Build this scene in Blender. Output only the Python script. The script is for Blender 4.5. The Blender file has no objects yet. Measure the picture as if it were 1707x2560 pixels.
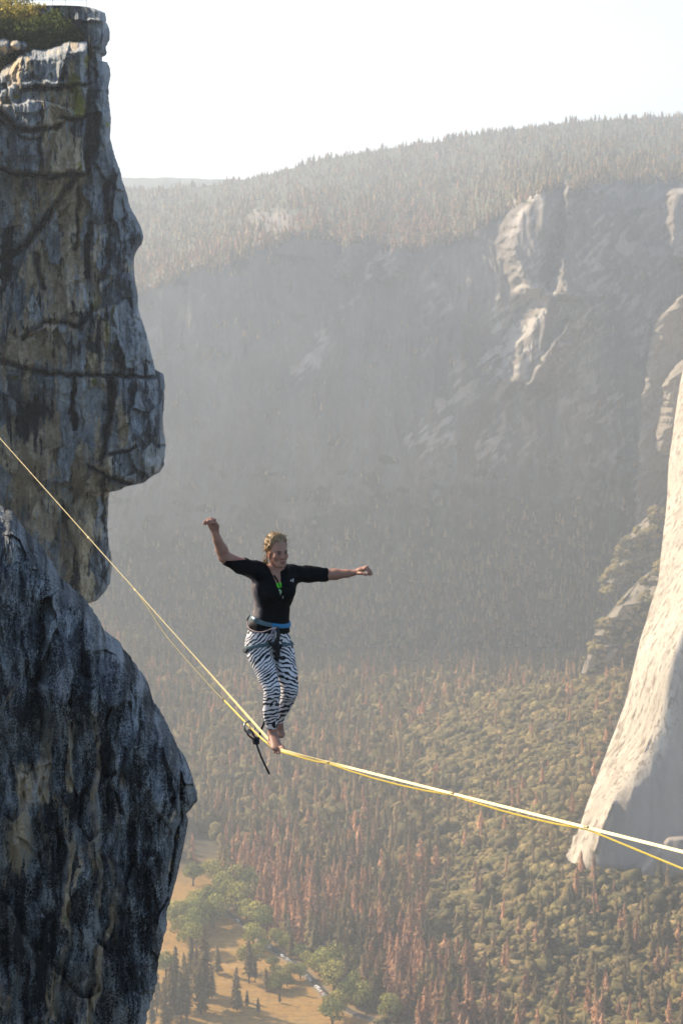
import bpy, bmesh, math, random
import numpy as np
from mathutils import Vector, Matrix

scene = bpy.context.scene
R = math.radians
# ------------------------------------------------------------------ camera
F, CX, CY = 5000.0, 853.5, 1280.0           # focal length and centre in photograph pixels (1707 x 2560)
PITCH = R(9.42)
cam_d = bpy.data.cameras.new("camera")
cam_d.sensor_fit = 'VERTICAL'; cam_d.sensor_height = 36.0
cam_d.lens = F / 2560.0 * 36.0
cam_d.clip_start = 0.5; cam_d.clip_end = 60000
cam = bpy.data.objects.new("camera", cam_d)
cam.rotation_euler = (R(90) - PITCH, 0, 0)
scene.collection.objects.link(cam); scene.camera = cam
cam_d.dof.use_dof = True; cam_d.dof.focus_distance = 14.9; cam_d.dof.aperture_fstop = 9.0
# ------------------------------------------------------------------ light
SUN_AZ, SUN_EL = R(-61), R(32)               # azimuth from the view direction (+Y), left is negative
SUN = Vector((math.sin(SUN_AZ) * math.cos(SUN_EL), math.cos(SUN_AZ) * math.cos(SUN_EL), math.sin(SUN_EL)))
world = bpy.data.worlds.new("World"); scene.world = world
world.use_nodes = True
wn = world.node_tree
sky = wn.nodes.new("ShaderNodeTexSky"); sky.sky_type = 'NISHITA'; sky.sun_disc = False
sky.sun_elevation = SUN_EL; sky.sun_rotation = SUN_AZ
sky.air_density = 1.0; sky.dust_density = 2.5; sky.ozone_density = 1.0; sky.altitude = 1200
bg = wn.nodes["Background"]; bg.inputs[1].default_value = 0.11
wn.links.new(sky.outputs[0], bg.inputs[0])
sun_d = bpy.data.lights.new("sun", 'SUN'); sun_d.energy = 5.0; sun_d.angle = R(0.5); sun_d.color = (1.0, 0.82, 0.58)
sun_o = bpy.data.objects.new("sun", sun_d); scene.collection.objects.link(sun_o)
sun_o.rotation_euler = SUN.to_track_quat('Z', 'Y').to_euler(); sun_o.location = (-50, 40, 60)
scene.view_settings.view_transform = 'Standard'; scene.view_settings.look = 'None'
scene.view_settings.gamma = 1.0; scene.view_settings.exposure = 1.05
try:
    scene.cycles.use_denoising = True
    scene.cycles.volume_bounces = 1
    scene.cycles.max_bounces = 6; scene.cycles.diffuse_bounces = 3
except Exception: pass
# ------------------------------------------------------------------ helpers
col = scene.collection
cp, sp_ = math.cos(PITCH), math.sin(PITCH)
def ray(px, py, Y):
    """world points seen at photograph pixel (px,py) at forward distance Y (arrays allowed)"""
    px = np.asarray(px, float); py = np.asarray(py, float); Y = np.asarray(Y, float)
    a = px - CX; b = CY - py
    dy = F * cp + b * sp_; dz = -F * sp_ + b * cp
    return np.stack([a / dy * Y, Y + 0 * a, dz / dy * Y], -1)
def pix(P):
    P = np.asarray(P, float)
    d = P[..., 1] * cp - P[..., 2] * sp_; u = P[..., 1] * sp_ + P[..., 2] * cp
    return CX + F * P[..., 0] / d, CY - F * u / d, d
rng = np.random.default_rng(7); random.seed(7)
_perm = np.random.default_rng(3).permutation(256); _perm = np.concatenate([_perm, _perm, _perm])
_grad = np.random.default_rng(4).normal(size=(256, 3)); _grad /= np.linalg.norm(_grad, axis=1)[:, None]
def noise3(x, y, z):
    x, y, z = np.broadcast_arrays(np.asarray(x, float), np.asarray(y, float), np.asarray(z, float))
    xi = np.floor(x).astype(int); yi = np.floor(y).astype(int); zi = np.floor(z).astype(int)
    xf, yf, zf = x - xi, y - yi, z - zi
    xi &= 255; yi &= 255; zi &= 255
    u = xf**3 * (xf * (xf * 6 - 15) + 10); v = yf**3 * (yf * (yf * 6 - 15) + 10); w = zf**3 * (zf * (zf * 6 - 15) + 10)
    out = 0
    for i in (0, 1):
        for j in (0, 1):
            for k in (0, 1):
                g = _grad[_perm[_perm[_perm[xi + i] + yi + j] + zi + k] & 255]
                d = g[..., 0] * (xf - i) + g[..., 1] * (yf - j) + g[..., 2] * (zf - k)
                out = out + d * (u if i else 1 - u) * (v if j else 1 - v) * (w if k else 1 - w)
    return out * 1.6
def fbm(x, y, z, o=4, gain=0.5, lac=2.03):
    s, a = 0, 1.0
    for k in range(o):
        s = s + a * noise3(np.asarray(x) * lac**k + 17.3 * k, np.asarray(y) * lac**k - 9.1 * k, np.asarray(z) * lac**k + 4.7 * k); a *= gain
    return s
def ridged(x, y, z, o=4, gain=0.5):
    s, a = 0, 1.0
    for k in range(o):
        s = s + a * (1 - 2 * np.abs(noise3(np.asarray(x) * 2.03**k + 31.3 * k, np.asarray(y) * 2.03**k, np.asarray(z) * 2.03**k))); a *= gain
    return s
def sstep(a, b, x):
    t = np.clip((x - a) / (b - a), 0, 1); return t * t * (3 - 2 * t)
def interp(x, xs, ys): return np.interp(x, xs, ys)
def poly_sd(px, py, pts):
    """signed distance to polygon, negative inside"""
    pts = np.asarray(pts, float); n = len(pts); d = np.full(px.shape, 1e9); ins = np.zeros(px.shape, bool)
    for i in range(n):
        a, b = pts[i], pts[(i + 1) % n]; e = b - a
        wx, wy = px - a[0], py - a[1]
        t = np.clip((wx * e[0] + wy * e[1]) / (e @ e), 0, 1)
        d = np.minimum(d, np.hypot(wx - t * e[0], wy - t * e[1]))
        c = (a[1] > py) != (b[1] > py)
        with np.errstate(divide='ignore', invalid='ignore'):
            ins ^= c & (px < (b[0] - a[0]) * (py - a[1]) / (b[1] - a[1] + 1e-12) + a[0])
    return np.where(ins, -d, d)
def line_d(px, py, pts):
    pts = np.asarray(pts, float); d = np.full(px.shape, 1e9)
    for a, b in zip(pts[:-1], pts[1:]):
        e = b - a; wx, wy = px - a[0], py - a[1]
        t = np.clip((wx * e[0] + wy * e[1]) / (e @ e + 1e-9), 0, 1)
        d = np.minimum(d, np.hypot(wx - t * e[0], wy - t * e[1]))
    return d
def mesh_np(name, V, Fq, mats=(), cols=None, smooth=True, parent=None, link=True, mat_idx=None):
    """mesh object from vertex array and face array (n,3) or (n,4)"""
    V = np.asarray(V, np.float32).reshape(-1, 3); Fq = np.asarray(Fq, np.int32)
    me = bpy.data.meshes.new(name)
    k = Fq.shape[1]
    me.vertices.add(len(V)); me.vertices.foreach_set("co", V.ravel())
    me.loops.add(Fq.size); me.loops.foreach_set("vertex_index", Fq.ravel())
    me.polygons.add(len(Fq)); me.polygons.foreach_set("loop_start", np.arange(0, Fq.size, k, dtype=np.int32))
    me.polygons.foreach_set("use_smooth", np.full(len(Fq), bool(smooth)))
    for m in mats: me.materials.append(m)
    if mat_idx is not None: me.polygons.foreach_set("material_index", np.asarray(mat_idx, np.int32))
    me.update(calc_edges=True); me.validate()
    if cols is not None:
        for nm, c in (cols.items() if isinstance(cols, dict) else [("col", cols)]):
            c = np.asarray(c, np.float32)
            if c.shape[1] == 3: c = np.concatenate([c, np.ones((len(c), 1), np.float32)], 1)
            at = me.color_attributes.new(nm, 'FLOAT_COLOR', 'POINT'); at.data.foreach_set("color", np.ascontiguousarray(c).ravel())
    if not link: return me
    o = bpy.data.objects.new(name, me); col.objects.link(o)
    if parent is not None: o.parent = parent
    return o
def grid_faces(nr, nc):
    i = np.arange(nr * nc).reshape(nr, nc)
    return np.stack([i[:-1, :-1], i[1:, :-1], i[1:, 1:], i[:-1, 1:]], -1).reshape(-1, 4)
def tag(o, label=None, cat=None, group=None, kind=None):
    if label: o["label"] = label
    if cat: o["category"] = cat
    if group: o["group"] = group
    if kind: o["kind"] = kind
    return o
def empty(name, loc=(0, 0, 0), rz=0):
    o = bpy.data.objects.new(name, None); col.objects.link(o); o.location = loc; o.rotation_euler = (0, 0, rz)
    o.empty_display_size = 0.2
    return o
class NT:
    """tiny node-tree builder"""
    def __init__(s, name):
        s.m = bpy.data.materials.new(name); s.m.use_nodes = True; s.t = s.m.node_tree; s.n = s.t.nodes; s.b = s.n["Principled BSDF"]
        s.b.inputs["Roughness"].default_value = 0.9
        s.b.inputs["Specular IOR Level"].default_value = 0.25
    def node(s, typ, ins=None, **kw):
        n = s.n.new(typ)
        for k, v in kw.items(): setattr(n, k, v)
        for k, v in (ins or {}).items(): s.put(n.inputs[k], v)
        return n
    def put(s, sock, v):
        if isinstance(v, bpy.types.NodeSocket): s.t.links.new(v, sock)
        elif isinstance(v, (tuple, list)) and len(v) == 3 and sock.type == 'RGBA': sock.default_value = (*v, 1)
        else: sock.default_value = v
    def coord(s, kind="Object", scale=(1, 1, 1), rot=(0, 0, 0)):
        tc = s.node("ShaderNodeTexCoord")
        mp = s.node("ShaderNodeMapping", {"Vector": tc.outputs[kind], "Scale": scale, "Rotation": rot})
        return mp.outputs[0]
    def noise(s, vec, scale=5, detail=4, rough=0.55, dist=0.0):
        return s.node("ShaderNodeTexNoise", {"Vector": vec, "Scale": scale, "Detail": detail, "Roughness": rough, "Distortion": dist}).outputs["Fac"]
    def ramp(s, fac, stops, interp='LINEAR'):
        r = s.node("ShaderNodeValToRGB", {"Fac": fac}); cr = r.color_ramp; cr.interpolation = interp
        while len(cr.elements) < len(stops): cr.elements.new(0.5)
        for e, (p, c) in zip(cr.elements, stops):
            e.position = p; e.color = (*c, 1) if len(c) == 3 else c
        return r.outputs[0]
    def fac(s, v, a, b):
        return s.node("ShaderNodeMapRange", {"Value": v, "From Min": a, "From Max": b}).outputs[0]
    def mix(s, f, a, b, mode='MIX'):
        m = s.node("ShaderNodeMix", data_type='RGBA', blend_type=mode)
        s.put(m.inputs[0], f); s.put(m.inputs[6], a); s.put(m.inputs[7], b); return m.outputs[2]
    def math(s, op, a, b=0.0):
        n = s.node("ShaderNodeMath", operation=op); s.put(n.inputs[0], a); s.put(n.inputs[1], b); return n.outputs[0]
    def attr(s, name, out="Color"):
        return s.node("ShaderNodeAttribute", attribute_name=name).outputs[out]
    def base(s, c): s.put(s.b.inputs["Base Color"], c)
    def bump(s, h, strength=0.5, dist=0.1):
        b = s.node("ShaderNodeBump", {"Height": h, "Strength": strength, "Distance": dist}); s.t.links.new(b.outputs[0], s.b.inputs["Normal"])
def simple(name, c, rough=0.8, metal=0.0, spec=0.3):
    t = NT(name); t.base(c); t.b.inputs["Roughness"].default_value = rough; t.b.inputs["Metallic"].default_value = metal
    t.b.inputs["Specular IOR Level"].default_value = spec; return t.m
# ================================================================== TERRAIN
FLOOR = -400.0
def apron(X, Y):
    a = np.maximum(X - 5 + 14 * fbm(X / 90, Y / 90, 0.3, 3), 0)
    a = 0.27 * (a - 18 * (1 - np.exp(-a / 18)))
    crest = 1390 + 30 * fbm(X / 70, 3.3, 0.1, 2)
    return a * (1 - sstep(crest, crest + 170, Y)) * (1 - 0.25 * sstep(1150, 850, Y))
def ground_z(X, Y):
    X = np.asarray(X, float); Y = np.asarray(Y, float)
    n = 3.0 * fbm(X / 60, Y / 60, 0.7, 3) * sstep(12, 70, X - road_x(Y) + 0.5 * np.maximum(Y - 1100, 0))
    lf = 60 * sstep(-95, -260, X) * sstep(1250, 1500, Y)
    return FLOOR + apron(X, Y) + n + lf + 13 * np.exp(-((X - 112) / 34)**2 - ((Y - 1005) / 70)**2)
def on_floor(px, py, z=FLOOR):
    d = ray(px, py, 1.0); return d * (z / d[..., 2])[..., None]
ROAD = on_floor([505, 530, 550, 573, 607, 640, 661, 688, 734, 764, 791, 822, 868, 906, 936, 1010, 1100], [2225, 2250, 2269, 2288, 2307, 2335, 2357, 2376, 2406, 2433, 2460, 2494, 2525, 2544, 2556, 2600, 2660])
def road_x(Y):
    o = np.argsort(ROAD[:, 1]); return np.interp(Y, ROAD[o, 1], ROAD[o, 0])
def meadow_mask(X, Y):
    e = X - road_x(Y) + 4 * noise3(X / 18, Y / 18, 5.5)
    return sstep(9, 5, e) * sstep(1150, 1090, Y + 25 * noise3(X / 25, Y / 25, 1.5)) * sstep(600, 640, Y)
def build_ground():
    pxs = np.concatenate([np.linspace(-6000, -400, 20)[:-1], np.linspace(-400, 2300, 420), np.linspace(2300, 8000, 20)[1:]])
    Ys = np.concatenate([np.geomspace(120, 800, 30)[:-1], np.linspace(800, 1450, 300), np.geomspace(1450, 2400, 60)[1:], np.geomspace(2400, 14000, 30)[1:]])
    A, Yg = np.meshgrid((pxs - CX) / F, Ys); X = A * Yg
    Z = ground_z(X, Yg)
    mm = meadow_mask(X, Yg)
    e = np.abs(X - road_x(Yg)); shoulder = sstep(4.6, 3.0, e) * sstep(ROAD[:, 1].max(), ROAD[:, 1].max() - 20, Yg)
    C = np.stack([mm, shoulder, apron(X, Yg) / 60, 0 * X], -1).reshape(-1, 4)
    o = mesh_np("ground", np.stack([X, Yg, Z], -1), grid_faces(*X.shape), [ground_mat()], C)
    return tag(o, kind="structure")
def ground_mat():
    t = NT("ground_soil"); v = t.coord("Object")
    a = t.attr("col"); sep = t.node("ShaderNodeSeparateColor", {"Color": a})
    n1 = t.noise(v, 0.05, 5); n2 = t.noise(v, 0.35, 4)
    grass = t.ramp(n1, [(0.3, (0.26, 0.145, 0.036)), (0.5, (0.36, 0.20, 0.05)), (0.7, (0.24, 0.165, 0.05))])
    grass = t.mix(t.fac(n2, 0.45, 0.75), grass, (0.15, 0.105, 0.045))
    wv = t.node("ShaderNodeTexNoise", {"Vector": t.coord("Object", (0.02, 0.3, 1), (0, 0, 0.55)), "Scale": 1.0, "Detail": 3.0}).outputs[0]
    grass = t.mix(t.math('MULTIPLY', t.fac(wv, 0.52, 0.62), 0.35), grass, (0.42, 0.28, 0.12))
    duff = t.ramp(n2, [(0.3, (0.05, 0.042, 0.026)), (0.55, (0.085, 0.068, 0.04)), (0.75, (0.055, 0.06, 0.03))])
    c = t.mix(sep.outputs[0], duff, grass)
    c = t.mix(sep.outputs[1], c, t.ramp(n2, [(0.3, (0.20, 0.16, 0.11)), (0.7, (0.28, 0.22, 0.15))]))
    t.base(c); t.bump(n2, 0.4, 0.6); return t.m
def rock_far_mat(name, base=((0.19, 0.18, 0.165), (0.27, 0.255, 0.235), (0.34, 0.32, 0.29)), sc=0.02, veg=True):
    t = NT(name); v = t.coord("Object", (1, 1, 0.42)); v2 = t.coord("Object")
    n = t.noise(v, sc, 8, 0.65, 0.4)
    c = t.ramp(n, [(0.32, base[0]), (0.5, base[1]), (0.68, base[2])])
    if veg:
        a = t.attr("col"); sep = t.node("ShaderNodeSeparateColor", {"Color": a})
        m = t.fac(t.math('ADD', sep.outputs[0], t.math('MULTIPLY', t.math('SUBTRACT', t.noise(v2, 0.06, 5, 0.7), 0.5), 1.6)), 0.35, 0.65)
        vg = t.ramp(t.noise(v2, 0.12, 4), [(0.35, (0.035, 0.045, 0.022)), (0.55, (0.07, 0.07, 0.035)), (0.72, (0.13, 0.095, 0.055))])
        c = t.mix(t.fac(t.math('ADD', sep.outputs[1], t.math('MULTIPLY', t.math('SUBTRACT', n, 0.5), 1.4)), 0.3, 0.8), c, (0.36, 0.33, 0.29))
        c = t.mix(m, c, vg)
    t.base(c); t.bump(t.noise(v, sc * 4, 6, 0.7), 0.8, 4.0); return t.m

# ---- the big mountain wall across the valley, a curved sheet with ribs and gullies
SKY_X = [-900, -200, 100, 300, 450, 560, 600, 700, 800, 900, 1000, 1100, 1250, 1400, 1500, 1707, 2100, 2700, 4200]
SKY_Y = [640, 520, 488, 476, 472, 460, 452, 430, 400, 383, 368, 354, 328, 309, 301, 290, 255, 225, 260]
CL_X = [-900, 0, 300, 420, 550, 780, 900, 1050, 1200, 1290, 1400, 1500, 1707, 2100, 2700, 4200]
CL_Y = [800, 770, 735, 690, 650, 575, 600, 620, 560, 500, 450, 450, 440, 420, 400, 420]
def mountain_profile(px, v):
    """v 0..1 from foot to cliff brow, 1..2 brow to ridge, 2..3 behind. returns py, Y"""
    sk = interp(px, SKY_X, SKY_Y); cl = interp(px, CL_X, CL_Y) + 16 * noise3(px / 60, 0.5, 0.2) + 7 * noise3(px / 17, 0.5, 3.2)
    foot = 1720.0
    t0 = np.clip(v, 0, 1); t1 = np.clip(v - 1, 0, 1); t2 = np.clip(v - 2, 0, 1)
    Yf = 1690 + 90 * (px - 850) / 850.0 * 0.3
    Yb = Yf + 150; Yr = 2650 + 0.10 * (px - 850)
    py = np.where(v <= 1, foot + (cl - foot) * t0, cl + (sk - cl) * t1)
    Y = np.where(v <= 1, Yf + (Yb - Yf) * (0.62 * t0 + 0.38 * t0**2.2), Yb + (Yr - Yb) * t1**1.25)
    py = py + 60 * t2; Y = Y + 1400 * t2
    return py, Y
def build_mountain():
    pxs = np.concatenate([np.linspace(-900, 250, 70)[:-1], np.linspace(250, 1760, 640), np.linspace(1760, 4200, 110)[1:]])
    vs = np.concatenate([np.linspace(0, 1, 420)[:-1], np.linspace(1, 2, 150), np.linspace(2, 3, 10)[1:]])
    PX, Vv = np.meshgrid(pxs, vs)
    PY, Y = mountain_profile(PX, Vv)
    onc = sstep(0, 0.08, Vv) * (1 - sstep(1.0, 1.25, Vv))
    # ribs and gullies: (bulge towards us, metres)
    wx = PX + 40 * noise3(PY / 260, PX / 400, 1.1)
    B = ((4 + 14 * sstep(850, 1200, PX)) * ridged(wx / 260, PY / 900, 0.5, 3, 0.5) + (2.5 + 3.5 * sstep(850, 1200, PX)) * ridged(wx / 70, PY / 260, 2.5, 4, 0.6) + 2 * fbm(wx / 16, PY / 60, 0.2, 3)) * sstep(1.05, 0.8, Vv)
    # the buttress with the shelf (photo x 1290-1440, y 450-700) and its debris fan, and the right-hand ribs
    def rib(pts, w, h, sharp=1.0):
        pts = np.asarray(pts, float); cx = np.interp(PY, pts[:, 1], pts[:, 0]); d = PX - cx
        inside = sstep(pts[0, 1] - 25, pts[0, 1] + 10, PY) * (1 - sstep(pts[-1, 1] - 20, pts[-1, 1] + 40, PY))
        # steep on the left (facing the sun), long on the right
        return h * inside * np.where(d < 0, np.exp(-(d / (0.22 * w))**2), np.exp(-(d / (1.5 * w))**2))
    wob = 9 * fbm(PX / 30, PY / 25, 6.1, 3)
    def prow(path, hgt, wl, wr, top, bot):
        cx = np.interp(PY, [p[1] for p in path], [p[0] for p in path]) + wob; d = PX - cx
        m = sstep(top - 12, top + 8, PY) * (1 - sstep(bot - 15, bot + 25, PY))
        return hgt * m * np.where(d < 0, sstep(-wl, 0, d), 1 - sstep(wr * 0.3, wr, d))
    B = B + prow([(1370, 445), (1300, 560), (1290, 620), (1330, 735)], 78, 56, 170, 455, 735)
    B = B + prow([(1425, 455), (1415, 600), (1395, 740)], 34, 16, 160, 465, 740)
    B = B - 30 * np.exp(-((PX - 1375) / 26)**2) * sstep(560, 610, PY) * (1 - sstep(700, 740, PY))
    B = B + prow([(1390, 740), (1330, 830), (1285, 960)], 44, 60, 140, 735, 965)
    B = B + prow([(1470, 750), (1385, 860), (1320, 970)], 20, 14, 80, 760, 975)
    B = B + prow([(1690, 470), (1680, 560), (1690, 650)], 60, 24, 220, 478, 655)
    B = B + prow([(865, 590), (860, 640), (840, 700)], 16, 10, 60, 585, 690) + prow([(985, 600), (975, 640), (955, 700)], 18, 10, 60, 605, 700)
    Yd = Y - B * onc - (1 - onc) * 10 * fbm(PX / 90, PY / 40 + Vv * 6, 0.9, 4) * (Vv < 2.2)
    P = ray(PX, PY, Yd)
    vegm = sstep(0.90, 1.10, Vv + 0.06 * fbm(PX / 50, PY / 30, 2.4, 4)) * (0.9 - 0.9 * np.exp(-((PX - 690) / 60)**2 - ((PY - 555) / 28)**2)) + 0.75 * sstep(0.6, 0.3, Vv + 0.06 * fbm(PX / 90, PY / 90, 4.4, 3))
    vegm = vegm + 0.35 * sstep(0.2, 0.5, fbm(PX / 70, PY / 45, 8.1, 4)) * (Vv < 1)
    vegm = vegm + 0.5 * np.exp(-(line_d(PX, PY, [(1470, 755), (1400, 830)]) / 16)**2)
    pale = 0.75 * np.exp(-(line_d(PX + 14 * wob / 9, PY, [(1330, 760), (1180, 940), (1060, 1080)]) / 55)**2) + 0.6 * np.exp(-((PX - 1115) / 40)**2 - ((PY - 800) / 110)**2) + 0.5 * np.exp(-(line_d(PX, PY, [(960, 640), (870, 760), (760, 930)]) / 30)**2)
    pale = pale + 0.55 * np.exp(-((PX - 1250) / 120)**2 - ((PY - 1130) / 70)**2) + 0.35 * sstep(0.1, 0.6, fbm(PX / 110, PY / 170, 3.7, 4)) + 0.45 * sstep(1150, 1300, PX) * sstep(0.35, 0.6, Vv) * (Vv < 1)
    pale = pale * (0.25 + 0.75 * sstep(-0.25, 0.45, fbm((PX + PY) / 28, (PX - PY) / 70, 9.9, 5))); vegm = vegm - 0.5 * pale
    C = np.stack([vegm, pale, 0 * vegm, 0 * vegm], -1).reshape(-1, 4)
    global MT; MT = (P.copy(), PX, PY, Vv)
    # skirt the foot below ground
    P[0, :, 2] = FLOOR - 1
    o = mesh_np("mountain", P, grid_faces(*PX.shape), [rock_far_mat("mountain_rock", ((0.095, 0.082, 0.072), (0.15, 0.13, 0.11), (0.22, 0.195, 0.165)))], C)
    return tag(o, kind="structure")
def build_far_ridge():
    pxs = np.linspace(-2500, 4500, 900)
    top = interp(pxs, [-2500, 0, 300, 420, 520, 600, 900, 1400, 4500], [500, 452, 445, 443, 447, 449, 452, 470, 520]) + 2.5 * fbm(pxs / 60, 0.2, 0.3, 3) + 1.2 * fbm(pxs / 6, 0.2, 0.3, 2)
    rows = []
    for k, (dy, Y) in enumerate([(75, 3500), (60, 3530), (30, 3600), (8, 3700), (0, 3780), (6, 4100), (40, 5200)]):
        rows.append(ray(pxs, top + dy, Y + 60 * fbm(pxs / 80, k * 0.3, 2.2, 3)))
    P = np.stack(rows); P[0, :, 2] = FLOOR - 1; P[-1, :, 2] = FLOOR - 1
    t = NT("far_ridge_forest"); t.base(t.ramp(t.noise(t.coord("Object"), 0.02, 4), [(0.35, (0.035, 0.045, 0.025)), (0.65, (0.08, 0.08, 0.05))]))
    return tag(mesh_np("distant_hills", P, grid_faces(*P.shape[:2]), [t.m]), kind="structure")

# ---- the great sunlit granite prow at the right
def build_granite_wall():
    pys = np.linspace(420, 2290, 780)
    e1 = interp(pys, [420, 870, 1000, 1150, 1300, 1450, 1600, 1760, 1900, 2000, 2060, 2120, 2160, 2290], [1775, 1716, 1692, 1672, 1662, 1645, 1600, 1560, 1508, 1470, 1450, 1424, 1400, 1392])   # silhouette
    e2 = interp(pys, [420, 870, 1250, 1500, 1560, 1650, 1760, 1870, 1950, 2010, 2060, 2120, 2160, 2290], [2000, 1960, 1860, 1735, 1706, 1672, 1655, 1630, 1560, 1500, 1482, 1466, 1450, 1440])   # where the wall turns into shade
    es = e2 - e1; es = np.convolve(np.pad(es, 60, mode='edge'), np.ones(121) / 121, 'valid')
    e1 = e1 + 1.8 * fbm(pys / 90, 0.4, 0.6, 2) + 7 * fbm(pys / 16, 0.9, 0.6, 3) * sstep(2040, 2100, pys); e2 = e2 + 12 * fbm(pys / 80, 2.4, 0.6, 4)
    yy = np.linspace(800, 1500, 1401); rr = ray(1500.0, 2175.0, yy); hit = yy[np.argmax(rr[:, 2] < ground_z(rr[:, 0], rr[:, 1]))]
    Y2 = hit + interp(pys, [420, 870, 1300, 1700, 2000, 2160, 2290], [120, 100, 66, 34, 10, 0, -2])
    global WALL_Y; WALL_Y = hit
    cols_ = []
    ts = np.linspace(0, 1, 170); us = np.linspace(0, 1, 190)[1:]
    PX1 = e1[:, None] + (e2 - e1)[:, None] * ts
    # left face runs back into the valley: depth rises towards the silhouette
    Xw = es / F * Y2
    Y1 = Y2 + 1.9 * Xw + 6
    sl_c = ((Y1 - Y2) / np.maximum(es, 6))[:, None]; rw = np.interp(pys, [420, 1500, 1900, 2290], [5, 5, 8, 8])[:, None]
    e2s = np.convolve(np.pad(e2, 40, mode='edge'), np.ones(81) / 81, 'valid'); e1s = np.convolve(np.pad(e1, 40, mode='edge'), np.ones(81) / 81, 'valid')
    YL = Y2[:, None] + sl_c * rw * np.logaddexp(0, (e2s[:, None] - PX1) / rw)
    PX2 = e2[:, None] + (3300 - e2)[:, None] * us**1.5
    YR = Y2[:, None] + sl_c * rw * np.logaddexp(0, -(PX2 - e2s[:, None]) / rw) + (PX2 - e2[:, None]) / F * Y2[:, None] * -0.05
    PX = np.concatenate([PX1, PX2], 1); Y = np.concatenate([YL, YR], 1); PY = np.repeat(pys[:, None], PX.shape[1], 1)
    P = ray(PX, PY, Y)
    X_, Z_ = P[..., 0], P[..., 2]
    # vertical fluting: flakes that follow the leaning edge
    s = PX - np.interp(PY, pys, e1)
    left = np.concatenate([np.ones_like(PX1), np.zeros_like(PX2)], 1)
    d = 1.0 * ridged(s / 40 + 0.5 * noise3(PY / 120, s / 60, 0.2), PY / 520, 1.2, 4, 0.6) + 0.35 * fbm(s / 8, PY / 140, 3.1, 3)
    d2 = 2.0 * ridged(PX / 160, PY / 820, 7.2, 3, 0.5) + 0.7 * fbm(PX / 26, PY / 90, 3.1, 3)
    edge = sstep(0, 6, s)
    D = np.where(left > 0, d * edge * sstep(0, 26, np.interp(PY, pys, e2) - PX), d2 * sstep(0, 60, PX - np.interp(PY, pys, e2)))
    # a thin lit flake low on the shaded wall and the leaning corner at the far right
    fl = line_d(PX, PY, [(1530, 2010), (1505, 2070), (1488, 2125)])
    D = D + 9 * np.exp(-(np.maximum(fl, 0) / 6)**2) * (left == 0)
    sl = PX - np.interp(PY, [2090, 2135, 2175], [1680, 1640, 1610])
    D = D + 14 * sstep(-22, 0, sl) * sstep(2080, 2100, PY) * (left == 0)
    sl2 = PX - np.interp(PY, [1850, 1950, 2060], [1600, 1575, 1560]) - 10 * fbm(PY / 20, 0.3, 0.8, 3)
    lowshade = sstep(1990, 2040, PY) * (left > 0)
    D = D * (1 - 0.5 * lowshade)
    Yd = Y - D
    P = ray(PX, PY, Yd)
    back = P[:, :1].copy(); back[..., 1] += 420; back[..., 0] += 260
    P = np.concatenate([back, P], 1)
    t = NT("pale_granite"); v = t.coord("Object", (1, 1, 0.12)); n = t.noise(v, 0.05, 8, 0.62, 0.6); n2 = t.noise(t.coord("Object", (1, 1, 0.06), (0, 0.12, 0)), 0.34, 6, 0.66)
    c = t.ramp(n, [(0.3, (0.31, 0.27, 0.215)), (0.5, (0.46, 0.41, 0.33)), (0.68, (0.55, 0.50, 0.415))])
    c = t.mix(t.fac(n2, 0.52, 0.60), c, (0.21, 0.165, 0.12)); c = t.mix(t.fac(t.noise(t.coord('Object', (1, 1, 0.05)), 0.9, 4, .6), .58, .66), c, (0.26, .20, .14))
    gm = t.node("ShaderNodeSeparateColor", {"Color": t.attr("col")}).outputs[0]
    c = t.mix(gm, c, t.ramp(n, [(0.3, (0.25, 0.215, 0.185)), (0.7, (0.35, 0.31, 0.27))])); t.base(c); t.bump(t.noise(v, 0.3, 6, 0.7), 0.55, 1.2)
    gv = np.concatenate([left[:, :1] * 0, (1 - left) * sstep(0, 70, PX - np.interp(PY, pys, e2) + 20 * fbm(PX / 25, PY / 60, 5.1, 3))], 1)  # paints the face turned from the sun darker than the sunlit one
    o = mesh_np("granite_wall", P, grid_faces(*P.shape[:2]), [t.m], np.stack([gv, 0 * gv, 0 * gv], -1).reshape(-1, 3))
    return tag(o, kind="structure")
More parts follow.
